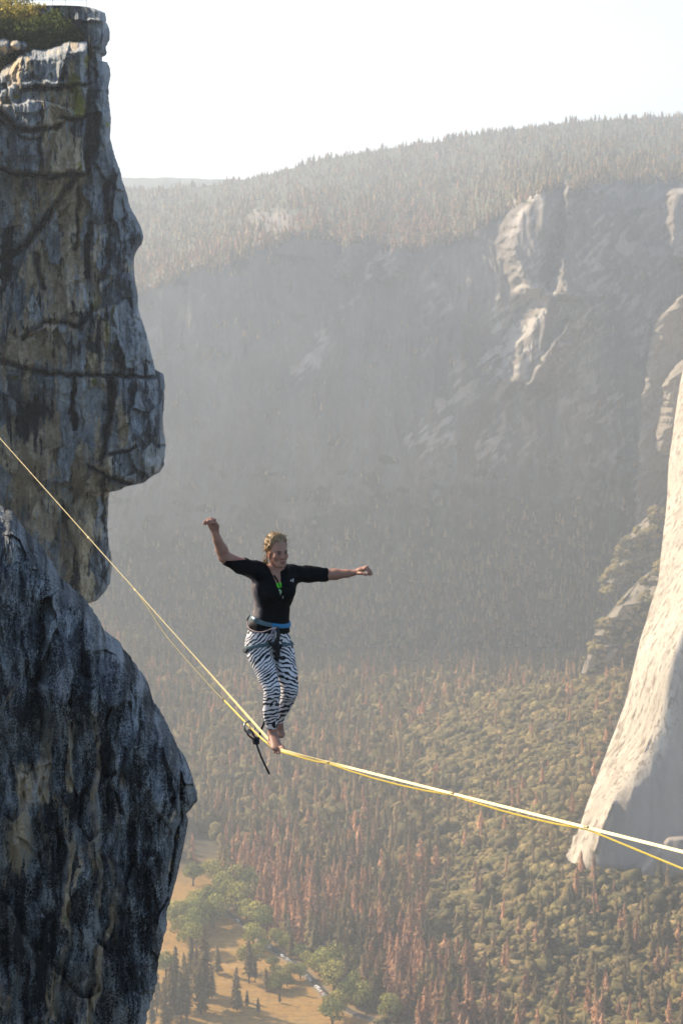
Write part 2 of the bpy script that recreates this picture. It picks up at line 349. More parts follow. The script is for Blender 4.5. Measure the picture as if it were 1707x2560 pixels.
# ---- broken spurs left of the prow (photo x 1430-1620, y 1270-1760) and the rib above them
def build_spur(name, e1pts, width, Y0, lean, seed, right=420, bare=0.0):
    e1pts = np.asarray(e1pts, float)
    pys = np.linspace(e1pts[0, 1], e1pts[-1, 1], 260)
    e1 = np.interp(pys, e1pts[:, 1], e1pts[:, 0]) + 6 * fbm(pys / 26, seed, 0.6, 3)
    w = width * np.clip(0.65 + 1.5 * fbm(pys / 45, seed, 4.4, 3), 0.04, 1.7)
    ts = np.linspace(0, 1, 60); us = np.linspace(0, 1, 120)[1:]
    PX1 = e1[:, None] + w[:, None] * ts; PX2 = PX1[:, -1:] + right * us
    Yc = Y0 + lean * (e1pts[-1, 1] - pys)
    Y1 = Yc[:, None] + 1.7 * w[:, None] / F * Y0 * (1 - ts); Y2 = Yc[:, None] + (PX2 - PX1[:, -1:]) / F * Y0 * 0.25
    PX = np.concatenate([PX1, PX2], 1); Y = np.concatenate([Y1, Y2], 1); PY = np.repeat(pys[:, None], PX.shape[1], 1)
    q = PX * 0.8 + PY * 0.55
    D = (6 - 3 * bare) * ridged(q / 60, (PY - PX) / 240, seed, 4, 0.55) + 1.6 * fbm(PX / 10, PY / 16, seed, 3)
    P = ray(PX, PY, Y - D * sstep(0, 14, PX - e1[:, None]))
    back = P[:, :1].copy(); back[..., 1] += 130; back[..., 0] += 40
    P = np.concatenate([back, P], 1)
    PXX = np.concatenate([PX[:, :1], PX], 1); PYY = np.concatenate([PY[:, :1], PY], 1)
    veg = -bare + 0.28 + 0.6 * sstep(0.0, 0.45, fbm(PXX / 45, PYY / 30, seed + 3.3, 4) + 0.25)
    C = np.stack([veg, 0 * veg, 0 * veg, 0 * veg], -1).reshape(-1, 4)
    o = mesh_np(name, P, grid_faces(*P.shape[:2]), [SPUR_MAT], C)
    return tag(o, kind="structure")
def build_road():
    pts = ROAD; n = len(pts); tt = np.linspace(0, n - 1, 160)
    X = np.interp(tt, range(n), pts[:, 0]); Y = np.interp(tt, range(n), pts[:, 1])
    for _ in range(6): X[1:-1] = (X[:-2] + X[2:] + X[1:-1]) / 3; Y[1:-1] = (Y[:-2] + Y[2:] + Y[1:-1]) / 3
    tx, ty = np.gradient(X), np.gradient(Y); l = np.hypot(tx, ty); nx, ny = -ty / l, tx / l
    offs = np.array([-1.75, -1.6, 0, 1.6, 1.75]); zz = np.array([-0.3, 0.25, 0.32, 0.25, -0.3])
    P = np.stack([X[:, None] + nx[:, None] * offs, Y[:, None] + ny[:, None] * offs, ground_z(X, Y)[:, None] + zz], -1)
    t = NT("worn_asphalt"); n_ = t.noise(t.coord("Object"), 0.6, 4); t.base(t.ramp(n_, [(0.35, (0.06, 0.056, 0.05)), (0.65, (0.10, 0.09, 0.08))]))
    return tag(mesh_np("road", P, grid_faces(160, 5)[:, ::-1], [t.m]), kind="structure")
build_ground(); build_road(); MOUNTAIN = build_mountain(); build_far_ridge(); build_granite_wall()
SPUR_MAT = rock_far_mat("spur_rock", ((0.16, 0.135, 0.105), (0.24, 0.205, 0.16), (0.33, 0.29, 0.235)), 0.05)
build_spur("rock_spur", [(1640, 1270), (1560, 1350), (1520, 1430), (1500, 1480)], 46, 1560, 0.05, 1.7)
build_spur("rock_spur", [(1660, 1400), (1560, 1500), (1500, 1560), (1460, 1650), (1425, 1790)], 60, 1400, 0.12, 5.2)
build_spur("rock_spur", [(1720, 720), (1640, 800), (1620, 880), (1612, 940), (1600, 1040), (1590, 1200), (1585, 1330)], 26, 1690, -0.02, 8.2, 190, 0.75)
build_spur("rock_spur", [(1720, 880), (1660, 950), (1648, 1050), (1640, 1110), (1655, 1150)], 22, 1590, 0.0, 3.9, 120, 0.75)
# ---- air
def build_haze():
    x0, x1, y0, y1, z0, z1 = -9000, 9000, -250, 15000, FLOOR - 6, 330
    V = [(x, y, z) for z in (z0, z1) for y in (y0, y1) for x in (x0, x1)]
    Fq = [(0, 2, 3, 1), (4, 5, 7, 6), (0, 1, 5, 4), (2, 6, 7, 3), (0, 4, 6, 2), (1, 3, 7, 5)]
    m = bpy.data.materials.new("air"); m.use_nodes = True; nt = m.node_tree
    nt.nodes.remove(nt.nodes["Principled BSDF"])
    pv = nt.nodes.new("ShaderNodeVolumePrincipled"); pv.inputs["Color"].default_value = (0.79, 0.885, 1.0, 1)
    pv.inputs["Density"].default_value = HAZE; pv.inputs["Anisotropy"].default_value = 0.42
    nt.links.new(pv.outputs[0], nt.nodes["Material Output"].inputs["Volume"])
    o = mesh_np("haze", V, Fq, [m], smooth=False); return tag(o, kind="stuff")
HAZE = 2.35e-4
build_haze()
# ================================================================== NEAR ROCK
def cliff_mat(name, sc=1.0, speck=0.4, grain=False):
    """vertex colour 'col' = (bare tan rock, black water stain and painted crack shade, lichen), 'tone' = grey level; fine grain from noise"""
    t = NT(name); v = t.coord("Object"); vs = t.coord("Object", (1, 1, 0.26))
    a = t.node("ShaderNodeSeparateColor", {"Color": t.attr("col")})
    b = t.node("ShaderNodeSeparateColor", {"Color": t.attr("tone")})
    nf = t.noise(v, 6.0 * sc, 6, 0.68); ns = t.noise(vs, 3.2 * sc, 5, 0.62, 0.3); ng = t.noise(v, 22.0 * sc, 4, 0.72)
    jit = t.math('MULTIPLY', t.math('SUBTRACT', ns, 0.5), 1.5)
    grey = t.ramp(t.math('ADD', b.outputs[0], t.math('MULTIPLY', t.math('SUBTRACT', nf, 0.5), 0.9)),
                  [(0.05, (0.07, 0.085, 0.10)), (0.35, (0.21, 0.24, 0.27)), (0.65, (0.39, 0.42, 0.44)), (0.95, (0.58, 0.60, 0.59))])
    if grain: grey = t.mix(0.5, grey, (0.022, 0.027, 0.034))
    tan = t.ramp(nf, [(0.3, (0.42, 0.31, 0.18)), (0.5, (0.62, 0.49, 0.32)), (0.72, (0.72, 0.62, 0.47))])
    c = t.mix(t.fac(t.math('ADD', a.outputs[0], jit), 0.35, 0.7), grey, tan)
    if grain: jit = t.math('ADD', t.math('MULTIPLY', jit, 0.6), t.math('MULTIPLY', t.math('SUBTRACT', t.noise(vs, 11.0, 4, 0.7), 0.5), 1.6))
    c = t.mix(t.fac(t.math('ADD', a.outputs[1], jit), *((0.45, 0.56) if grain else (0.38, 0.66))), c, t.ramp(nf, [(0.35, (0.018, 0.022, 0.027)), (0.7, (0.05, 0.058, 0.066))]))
    c = t.mix(t.fac(t.math('ADD', a.outputs[2], t.math('MULTIPLY', t.math('SUBTRACT', nf, 0.5), 1.8)), 0.4, 0.75), c, t.ramp(ng, [(0.3, (0.16, 0.15, 0.02)), (0.65, (0.36, 0.35, 0.05))]))
    if grain:      # black crust peppered with pale lichen, dense where the runoff leaves it
        sp = t.fac(t.math('ADD', t.noise(t.coord("Object", (1, 1, 0.75)), 40.0, 3, 0.8), t.math('MULTIPLY', t.math('ADD', b.outputs[1], t.math('MULTIPLY', t.math('SUBTRACT', nf, 0.5), 0.9)), 0.17)), 0.585, 0.62)
    else: sp = t.fac(t.math('ADD', t.noise(v, 30.0 * sc, 3, 0.8), t.math('MULTIPLY', b.outputs[1], 0.28)), 0.66, 0.74)
    c = t.mix(t.math('MULTIPLY', sp, speck), c, (0.46, 0.49, 0.50))
    c = t.mix(t.math('MULTIPLY', t.fac(t.noise(v, 41.0 * sc, 2, 0.8), 0.58, 0.68), 0.6), c, (0.03, 0.034, 0.04))
    t.base(c); h = t.math('ADD', t.math('MULTIPLY', nf, 1.0), t.math('MULTIPLY', ng, 0.35))
    t.bump(h, 0.75, 0.22 / sc); t.b.inputs["Roughness"].default_value = 0.85
    return t.m

def build_upper_cliff():
    S = [(13, 160), (14, 205), (20, 235), (32, 265), (52, 262), (60, 270), (75, 274), (90, 272), (105, 264), (117, 262), (122, 266), (130, 262), (133, 254), (152, 253), (155, 269), (165, 273), (185, 275), (205, 270), (240, 270), (270, 274), (300, 276), (340, 273), (365, 280), (395, 288), (425, 300), (450, 305), (490, 318), (520, 325), (545, 340), (570, 352), (592, 360), (610, 355), (630, 340), (650, 335), (680, 335), (710, 338), (745, 345), (780, 345), (800, 352), (850, 368), (880, 375), (918, 385), (944, 390), (948, 409), (957, 412), (1000, 411), (1050, 407), (1090, 410), (1111, 412), (1114, 415), (1125, 413), (1165, 410), (1180, 400), (1195, 375), (1208, 358), (1217, 312), (1225, 303), (1231, 273), (1260, 270), (1300, 268), (1340, 266), (1390, 270), (1420, 277), (1435, 279), (1460, 275), (1480, 262), (1500, 245), (1508, 226), (1512, 190), (1540, 150), (1640, 110), (1800, 90), (2300, 60)]
    S = np.array(S, float)
    pys = np.concatenate([np.arange(13, 1516, 1.6), np.linspace(1520, 2300, 60)])
    xs = np.interp(pys, S[:, 0], S[:, 1]) + 1.6 * fbm(pys / 9, 0.3, 0.9, 3)
    us = np.concatenate([np.linspace(-1700, -260, 90)[:-1], np.linspace(-260, -12, 60)[:-1], np.linspace(-12, 0, 8)[:-1]])
    nvis = 265
    t = np.linspace(0, 1, nvis)
    PX = np.concatenate([np.tile(us, (len(pys), 1)), t[None, :] * xs[:, None]], 1); PY = np.repeat(pys[:, None], PX.shape[1], 1)
    wx = PX + 7 * fbm(PX / 40, PY / 40, 1.7, 3); wy = PY + 5 * fbm(PX / 30, PY / 50, 8.7, 3)
    xc = np.interp(PY, [13, 130, 440, 520, 600, 700, 800, 930, 946, 1000, 1080, 1120, 1215, 1235, 1500], [150, 217, 222, 236, 256, 280, 278, 252, 286, 292, 330, 318, 262, 248, 250]) + 5 * fbm(PY / 35, 0.4, 7.7, 3)
    D = np.zeros_like(PX)
    def block(pts, h, soft=5, tilt=0.0):
        sd = poly_sd(wx, wy, pts); m = sstep(soft, -soft, sd)
        return m * h, m
    T = np.interp(PX, [-300, 0, 30, 46, 66, 120, 165, 212], [215, 198, 186, 160, 152, 141, 131, 125])
    # facet turned to the right
    D -= 0.042 * np.maximum(PX - xc, 0) * (PY > 130) + 0.0
    # bulging lower wall
    D += 1.6 * np.exp(-((PY - 800) / 160)**2) * np.exp(-((PX - 200) / 140)**2) + 1.2 * np.exp(-((PY - 640) / 60)**2) * np.exp(-((PX - 330) / 50)**2)
    D -= 1.6 * sstep(430, 470, PY) * (1 - sstep(640, 860, PY))
    b, m3 = block([(-400, 300), (-400, 428), (40, 436), (120, 440), (205, 434), (222, 380), (222, 285), (100, 250)], 1.9, 4); D += b
    b, m2 = block([(-40, 285), (24, 302), (42, 322), (92, 328), (150, 312), (165, 294), (215, 290), (218, 200), (40, 205), (5, 230), (-10, 260)], 1.3, 4); D += b
    b, m1 = block([(50, 221), (62, 222), (112, 220), (160, 214), (213, 209), (222, 150), (213, 126), (166, 131), (120, 141), (68, 152), (46, 172)], 1.5, 4); D += b
    b, _ = block([(110, 440), (118, 300), (160, 296), (214, 292), (214, 432)], 0.5, 3); D += b
    # terrace behind the capstone and the pillar behind it
    up = np.where(PX < 219, sstep(2, 34, T - PY), sstep(250, 120, PY) * 0.8)
    D -= 8.5 * up
    b, _ = block([(90, 60), (90, -20), (262, 8), (275, 44), (255, 56), (180, 52)], 1.6, 4); D += b * (PY < 140)
    b, _ = block([(195, 60), (205, 50), (262, 48), (280, 60), (280, 100), (262, 118), (225, 116)], 1.0, 4); D += b * (PY < 140)
    b, _ = block([(240, 150), (280, 150), (282, 330), (262, 330)], 0.5, 4); D += b
    for (x, y, r, h) in [(8, 118, 46, 5.0), (52, 112, 26, 4.0), (90, 133, 16, 4.5), (20, 165, 30, 3.5), (140, 126, 22, 4.0), (175, 117, 24, 4.5)]:
        q = ((wx - x) / r)**2 + ((wy - y) / (r * 0.62))**2; D += h * np.sqrt(np.clip(1 - q, 0, 1)) * up
    # the square block that juts out to the right, undercut below
    b, mb = block([(282, 945), (420, 945), (422, 1120), (414, 1172), (380, 1196), (320, 1207), (262, 1186), (226, 1166), (262, 1140), (280, 1060)], 2.6, 4); D += b
    b, _ = block([(-400, 938), (110, 936), (392, 944), (392, 1210), (250, 1235), (100, 1200), (-400, 1100)], 0.9, 5); D += b
    D -= 1.5 * np.exp(-((wx - 95) / 38)**2 - ((wy - 1030) / 34)**2) + 1.2 * np.exp(-((wx - 50) / 26)**2 - ((wy - 1075) / 40)**2)
    D -= 0.9 * sstep(1230, 1500, PY) * np.maximum(PX - 120, 0) / 130
    D += 1.4 * np.exp(-((wx - 205) / 24)**2) * sstep(1230, 1330, PY) * sstep(1515, 1440, PY)
    # joints
    seam_shade = np.zeros_like(PX)
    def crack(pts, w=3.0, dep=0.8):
        nonlocal seam_shade
        d = line_d(wx, wy, pts); seam_shade = np.maximum(seam_shade, dep * np.exp(-(d / (2.2 * w))**2)); return 2.6 * dep * np.exp(-(d / (1.9 * w))**2)
    for pts, w, dep in [([(62, 221), (110, 220), (160, 215), (212, 210)], 2.6, 1.3), ([(-60, 262), (0, 277), (25, 301), (42, 322), (92, 327), (150, 313)], 2.8, 1.4), ([(155, 294), (190, 297), (214, 291)], 2.4, 1.2),
                        ([(-80, 416), (0, 424), (30, 433), (100, 439), (170, 437), (206, 434)], 3.0, 1.6), ([(182, 448), (150, 500), (120, 540), (80, 592), (50, 625), (10, 650)], 4, 1.3), ([(88, 640), (104, 700), (106, 720)], 2.6, .9),
                        ([(-100, 895), (0, 905), (70, 921), (112, 933), (150, 936), (250, 939), (392, 945)], 2.6, 1.0), ([(184, 940), (188, 1000), (187, 1072)], 2.6, 1.1), ([(270, 1134), (312, 1133), (342, 1120)], 2, .7),
                        ([(228, 1168), (262, 1186), (322, 1207)], 2.6, 1.2), ([(284, 946), (284, 998), (274, 1050), (252, 1160)], 4, 1.0), ([(392, 1113), (414, 1113)], 1.6, .8), ([(258, 1190), (255, 1240), (262, 1330)], 3, .8),
                        ([(0, 300), (60, 345), (100, 350)], 2, .5), ([(110, 330), (100, 380), (104, 432)], 2.5, .6), ([(200, 470), (195, 560), (188, 620)], 2.2, .8), ([(262, 470), (275, 560), (268, 660), (250, 700)], 3, .5),
                        ([(60, 850), (110, 800), (200, 815), (228, 770)], 3, .6), ([(218, 130), (216, 300), (222, 440)], 3, .8), ([(228, 560), (222, 640), (225, 690)], 3.5, .8), ([(150, 1250), (190, 1380), (180, 1460)], 2.5, .4)]:
        D -= crack(pts, w, dep)
    # weathering: vertical flutes, angular chips
    D += 0.55 * ridged(wx / 48, PY / 330, 0.6, 4, 0.55) + 0.42 * fbm(PX / 34, PY / 60, 3.6, 4) + 0.16 * ridged(PX / 11, PY / 34, 5.6, 3)
    cell = fbm(PX / 52, PY / 90, 12.6, 2); D += 0.55 * (np.round(cell * 3.5) / 3.5 - cell * 0.4)
    dg = (PX + PY * 0.9) / 40; cell = fbm(dg, (PX - PY) / 150, 2.6, 2); D += 0.35 * np.round(cell * 3) / 3 * sstep(440, 480, PY) * sstep(940, 900, PY)
    rs = np.random.default_rng(77); ns_ = 170; sxp = rs.uniform(-60, 430, ns_); syp = rs.uniform(0, 1530, ns_); gx, gy, hh, tt_ = rs.normal(size=(4, ns_))
    best = np.full(PX.shape, 1e9); cid = np.zeros(PX.shape, int)
    for k in range(ns_):
        d = ((wx + 0.25 * wy * 0 - sxp[k]) / 1.0)**2 + ((wy - syp[k] + 0.3 * (wx - sxp[k])) / 1.7)**2; m = d < best; best[m] = d[m]; cid[m] = k
    chip = np.clip(gx[cid], -1.6, 1.6) * (wx - sxp[cid]) * 0.018 + np.clip(gy[cid], -1.6, 1.6) * (wy - syp[cid]) * 0.012 + 0.28 * hh[cid]
    D += chip * (PX > -30); cell_tone = 0.13 * np.clip(tt_[cid], -1.8, 1.8); ct = np.clip(rs.normal(size=ns_), -1.6, 1.6)[cid]; cd = np.clip(rs.normal(size=ns_), -1.6, 1.6)[cid]
    bw = PY + 16 * fbm(PX / 55, PY / 90, 6.6, 3) + 0.12 * PX; bo = rs.normal(size=60); cuts = np.cumsum(rs.uniform(34, 105, 40)) + 20
    bi = np.searchsorted(cuts, bw); vb = np.searchsorted(np.cumsum(rs.uniform(40, 130, 12)) - 40, PX + 12 * fbm(PX / 30, PY / 40, 2.9, 3) + 18 * bo[np.clip(bi, 0, 59)])
    D += 0.42 * np.clip(np.sin(7.1 * bi + 3.7 * vb) + bo[np.clip(bi, 0, 59)] * 0.5, -1.5, 1.5) * (PX > -30) * sstep(-30, 0, PX) * (PY > 225)
    # the rim curls away; off-frame the wall swings towards the valley's near side and carries the line's far anchor
    edge = np.maximum(0, 14 - (xs[:, None] - PX)) / 14; D -= 2.2 * edge**2.2
    D += 41 * sstep(-330, -900, PX) + 4 * fbm(PX / 160, PY / 160, 0.4, 3) * (PX < -20) * sstep(-20, -120, PX)
    Y = 150 - D
    P = ray(PX, PY, Y)
    # colour masks
    st = fbm((PX + 3 * fbm(PX / 30, PY / 60, .4, 2)) / 6, PY / 120, 4.4, 4); st2 = fbm(PX / 20, PY / 120, 9.4, 4)
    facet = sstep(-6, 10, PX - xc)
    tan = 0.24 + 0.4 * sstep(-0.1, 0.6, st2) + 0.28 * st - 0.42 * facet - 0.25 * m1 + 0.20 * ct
    def blob(x, y, rx, ry): return np.exp(-(((wx - x) / rx)**2 + ((wy - y) / ry)**2))
    for x, y, rx, ry, w in [(165, 365, 55, 80, .7), (175, 520, 26, 110, .55), (55, 540, 16, 110, .5), (112, 470, 14, 50, .4), (186, 640, 30, 120, .35), (320, 665, 13, 44, 1.0), (130, 850, 90, 60, .45), (40, 860, 50, 50, .3), (90, 1180, 60, 160, .5), (200, 1330, 80, 190, .45), (305, 1010, 22, 60, .45), (395, 1165, 22, 22, .8), (290, 1215, 60, 14, .7), (65, 190, 18, 40, .3), (75, 170, 30, 20, .4), (110, 245, 10, 40, .5), (60, 700, 30, 40, .35), (250, 600, 16, 90, .25)]:
        tan += w * blob(x, y, rx, ry)
    for x, y, rx, ry, w in [(20, 360, 80, 60, .5), (60, 265, 45, 45, .4), (172, 1060, 18, 130, .8), (130, 560, 14, 70, .4), (20, 600, 30, 100, .4)]: tan -= w * blob(x, y, rx, ry)
    dark = -0.06 + 0.5 * sstep(0.05, 0.6, fbm(PX / 11, PY / 75, 14.4, 5)) + 0.3 * sstep(0.1, 0.6, fbm(PX / 45, PY / 60, 24.4, 4)) + 0.10 * facet + 0.5 * seam_shade + 0.13 * cd  # includes shade painted into the cracks, on top of the staining
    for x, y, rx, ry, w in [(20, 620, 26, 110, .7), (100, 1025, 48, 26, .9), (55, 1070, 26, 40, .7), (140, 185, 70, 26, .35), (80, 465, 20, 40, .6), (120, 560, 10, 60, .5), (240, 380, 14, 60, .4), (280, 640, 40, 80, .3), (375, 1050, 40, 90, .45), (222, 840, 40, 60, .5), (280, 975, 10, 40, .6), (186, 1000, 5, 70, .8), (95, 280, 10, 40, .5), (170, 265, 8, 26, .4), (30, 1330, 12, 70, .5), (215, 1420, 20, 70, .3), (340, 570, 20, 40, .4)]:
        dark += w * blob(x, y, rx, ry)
    lich = np.zeros_like(PX) - 0.1
    for x, y, rx, ry, w in [(218, 152, 5, 18, 1.1), (185, 205, 22, 26, .75), (196, 260, 18, 34, .75), (205, 285, 10, 12, .6), (200, 412, 12, 22, .8), (270, 315, 6, 14, .8), (43, 240, 8, 8, .9), (283, 770, 5, 40, .8), (266, 840, 5, 40, .7), (236, 955, 8, 10, 1.0), (40, 945, 8, 10, .7), (102, 410, 4, 26, .6), (240, 760, 24, 60, .4), (220, 900, 30, 30, .35), (240, 1390, 26, 40, .35), (20, 1300, 10, 40, .5), (150, 315, 16, 12, .5), (30, 895, 20, 10, .4), (284, 865, 4, 10, .5)]:
        lich += w * blob(x, y, rx, ry)
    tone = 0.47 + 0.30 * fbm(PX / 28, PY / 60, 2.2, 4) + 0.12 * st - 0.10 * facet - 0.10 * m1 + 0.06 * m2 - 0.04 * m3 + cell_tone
    tone += 0.25 * blob(130, 260, 22, 50) + 0.2 * blob(170, 980, 60, 40) + .15 * blob(370, 870, 16, 60)
    spk = 0.25 + 0.4 * fbm(PX / 50, PY / 50, 6.2, 3) + 0.3 * facet
    lich = lich * 1.35 + 0.12 * ct
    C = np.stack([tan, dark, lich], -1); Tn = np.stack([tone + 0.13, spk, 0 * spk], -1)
    # sides and top
    def ext(A, cols_): return np.concatenate([A] + cols_, 1)
    e1 = P[:, -1:] + [-0.5, 5, 0]; e2 = P[:, -1:] + [-6, 26, 0]
    P = ext(P, [e1, e2]); C = ext(C, [C[:, -1:]] * 2); Tn = ext(Tn, [Tn[:, -1:]] * 2)
    top = P[:1].copy(); top[..., 1] += 9; top[..., 2] += 0.25; top2 = top.copy(); top2[..., 1] += 14; top2[..., 0] -= 9; top2[..., 2] -= 3
    P = np.concatenate([top2, top, P]); C = np.concatenate([C[:1], C[:1], C]); Tn = np.concatenate([Tn[:1], Tn[:1], Tn])
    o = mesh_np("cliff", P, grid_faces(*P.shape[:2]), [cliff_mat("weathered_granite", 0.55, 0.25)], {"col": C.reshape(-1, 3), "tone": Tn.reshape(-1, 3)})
    return tag(o, kind="structure")

def build_near_rock():
    S = [(1230, -140), (1262, -60), (1285, 0), (1300, 30), (1345, 65), (1390, 110), (1450, 145), (1462, 150), (1505, 200), (1520, 215), (1570, 250), (1605, 270), (1630, 300), (1680, 340), (1715, 365), (1740, 380), (1775, 387), (1815, 415), (1850, 430), (1895, 450), (1945, 480), (1985, 493), (2000, 492), (2025, 476), (2043, 453), (2065, 449), (2085, 447), (2130, 440), (2190, 430), (2230, 424), (2270, 418), (2317, 419), (2359, 407), (2400, 398), (2446, 394), (2490, 382), (2534, 371), (2600, 362), (2800, 330), (3300, 300)]
    S = np.array(S, float)
    pys = np.concatenate([np.arange(1230, 2564, 1.7), np.linspace(2568, 3300, 60)])
    xs = np.interp(pys, S[:, 0], S[:, 1]) + 2.8 * fbm(pys / 14, 0.3, 0.5, 4) + 3.0 * np.round(2 * fbm(pys / 45, 1.3, 0.5, 2)) / 2
    t = np.concatenate([np.linspace(0, 1, 300)])
    x0 = -10.0
    off = np.linspace(-1500, -10, 110)[:-1]
    base = np.minimum(0, xs + 10)[:, None]
    PX = np.concatenate([off[None, :] + base, np.minimum(x0, xs - 2)[:, None] + (xs - np.minimum(x0, xs - 2))[:, None] * t], 1); PY = np.repeat(pys[:, None], PX.shape[1], 1)
    wx = PX + 14 * fbm(PX / 90, PY / 120, 1.7, 3); wy = PY + 10 * fbm(PX / 60, PY / 70, 8.7, 3)
    top = np.interp(PX, S[:26, 1], S[:26, 0])              # height of the rim above each column
    D = -1.5 * np.exp(-np.maximum(PY - top, 0) / 120)      # the crown of the rock rolls back
    D += 0.55 * sstep(1700, 1990, PY) * np.exp(-((PX - 400) / 130)**2)
    D -= 0.40 * sstep(1990, 2150, PY) * sstep(230, 430, PX)
    D += 0.35 * np.exp(-((PY - 1760) / 60)**2 - ((PX - 200) / 110)**2) - 0.30 * np.exp(-((PY - 1860) / 70)**2 - ((PX - 150) / 90)**2)
    D -= 0.16 * np.exp(-(line_d(wx, wy, [(150, 2000), (140, 2090), (160, 2200), (140, 2330), (110, 2430)]) / 15)**2)
    D -= 0.12 * np.exp(-(line_d(wx, wy, [(290, 1780), (280, 1900), (270, 2030), (262, 2100)]) / 12)**2)
    D -= 0.10 * np.exp(-(line_d(wx, wy, [(60, 1690), (20, 1780), (-10, 1850)]) / 12)**2) + 0.1 * np.exp(-(line_d(wx, wy, [(100, 1330), (150, 1450), (190, 1560), (215, 1690)]) / 16)**2)
    D += 0.14 * np.exp(-(line_d(wx, wy, [(250, 2030), (265, 2130), (240, 2260), (205, 2400)]) / 20)**2) + 0.1 * np.exp(-(line_d(wx, wy, [(310, 2190), (290, 2330), (255, 2480)]) / 16)**2)
    D -= 0.09 * np.exp(-(line_d(wx, wy, [(60, 2540), (110, 2560), (160, 2490), (210, 2430)]) / 5)**2)
    D -= 0.14 * np.exp(-(line_d(wx, wy, [(452, 2050), (441, 2100), (425, 2170), (418, 2200)]) / 5)**2)
    D += 0.20 * ridged(wx / 95, PY / 420, 0.6, 4, 0.55) + 0.10 * fbm(PX / 45, PY / 80, 3.6, 4) + 0.05 * ridged(PX / 16, PY / 70, 5.6, 3) + 0.015 * fbm(PX / 5, PY / 6, 1.1, 2)
    cell = fbm(PX / 80, PY / 130, 12.6, 2); D += 0.12 * np.round(cell * 3) / 3
    rs = np.random.default_rng(78); ns_ = 120; sxp = rs.uniform(-60, 520, ns_); syp = rs.uniform(1250, 2580, ns_); gx, gy, hh = rs.normal(size=(3, ns_)); best = np.full(PX.shape, 1e9); cid = np.zeros(PX.shape, int)
    for k in range(ns_):
        d = (wx - sxp[k])**2 + ((wy - syp[k] - 0.5 * (wx - sxp[k])) / 2.0)**2; m = d < best; best[m] = d[m]; cid[m] = k
    D += (np.clip(gx[cid], -1.5, 1.5) * (wx - sxp[cid]) * 0.0042 + np.clip(gy[cid], -1.5, 1.5) * (wy - syp[cid]) * 0.0024 + 0.055 * hh[cid]) * (PX > -20)
    edge = np.maximum(0, 34 - (xs[:, None] - PX)) / 34; D -= 0.55 * edge**2.2
    D += 0.02 * np.abs(np.minimum(PX, 0)) / 10
    Y = 24.0 - D
    P = ray(PX, PY, Y)
    st = fbm(wx / 14, PY / 230, 4.4, 4); st2 = fbm(wx / 34, PY / 300, 9.4, 4)
    def blob(x, y, rx, ry): return np.exp(-(((wx - x) / rx)**2 + ((wy - y) / ry)**2))
    def strip(pts, w): return np.exp(-(line_d(wx, wy, pts) / w)**2)
    low = sstep(1750, 2000, PY)
    tan = 0.02 + 0.45 * sstep(0.0, 0.7, st2) * (0.35 + 0.65 * low)
    for pts, w, k in [([(118, 1830), (112, 1900), (125, 1990), (160, 2030), (178, 2090), (185, 2200), (165, 2300), (150, 2430), (140, 2540)], 13, 1.0), ([(175, 1800), (172, 1900), (170, 1975)], 11, 1.1), ([(270, 2150), (290, 2230), (265, 2340), (245, 2440), (235, 2560)], 9, 0.45),
                      ([(50, 1690), (10, 1780), (-10, 1810)], 7, 0.6), ([(438, 2030), (430, 2060)], 6, .7), ([(424, 2150), (420, 2180)], 4, .9), ([(20, 2120), (50, 2030), (80, 1950)], 40, .6), ([(60, 2110), (20, 2200)], 30, .5), ([(30, 2420), (10, 2520)], 36, .6), ([(200, 2460), (190, 2560)], 34, .5), ([(110, 1900), (90, 2000)], 20, .4), ([(340, 2420), (310, 2520)], 14, .4), ([(240, 1780), (245, 1900), (235, 2020)], 8, .4), ([(20, 1340), (25, 1400)], 14, .3)]:
        tan += k * strip(pts, w)
    dark = 0.30 + 0.6 * sstep(0.0, 0.6, fbm(wx / 20, PY / 260, 14.4, 4)) 
    for pts, w, k in [([(140, 2040), (140, 2110), (150, 2200)], 17, .8), ([(120, 2290), (105, 2400), (95, 2500)], 15, .7), ([(280, 1690), (275, 1850), (270, 2000)], 12, .7), ([(220, 1860), (205, 1960), (205, 2030)], 14, .6), ([(370, 2150), (350, 2300), (300, 2440), (260, 2560)], 26, .75), ([(330, 1720), (380, 1760)], 30, .45), ([(170, 1330), (200, 1500), (220, 1640)], 16, .4), ([(430, 1960), (400, 2040)], 30, .4), ([(60, 2230), (20, 2330)], 36, .6), ([(80, 1700), (60, 1800), (20, 1850)], 22, .5), ([(215, 2230), (190, 2360)], 9, .6)]:
        dark += k * strip(pts, w)
    for pts, w, k in [([(150, 1380), (165, 1500), (185, 1620)], 18, .5), ([(320, 1830), (300, 1950)], 26, .5), ([(30, 1420), (60, 1560)], 40, .35), ([(60, 2000), (30, 2140)], 40, .5), ([(255, 2060), (262, 2120), (240, 2260)], 10, .6), ([(290, 2200), (255, 2420)], 9, .6), ([(200, 2060), (230, 2180)], 20, .4), ([(190, 2460), (200, 2550)], 50, .4), ([(20, 2500), (60, 2560)], 40, .5), ([(390, 2330), (340, 2500)], 12, .4)]:
        dark -= k * strip(pts, w)
    lich = -0.25 + 0.35 * blob(150, 1480, 20, 30) + 1.15 * blob(167, 2297, 9, 9) + 0.3 * blob(165, 1600, 20, 60) + 0 * PX
    tone = 0.20 + 0.22 * fbm(PX / 30, PY / 60, 2.2, 4) + 0.1 * st + 0.08 * np.exp(-np.maximum(PY - top, 0) / 150)  # last term paints the crown lighter, like skylight falling on it
    spk = 0.42 + 0.8 * fbm(PX / 40, PY / 110, 6.2, 5) + 0.5 * fbm(wx / 12, PY / 160, 11.2, 3) - 0.5 * np.clip(dark - 0.5, 0, 1)
    C = np.stack([tan, dark, lich], -1); Tn = np.stack([tone, spk, 0 * spk], -1)
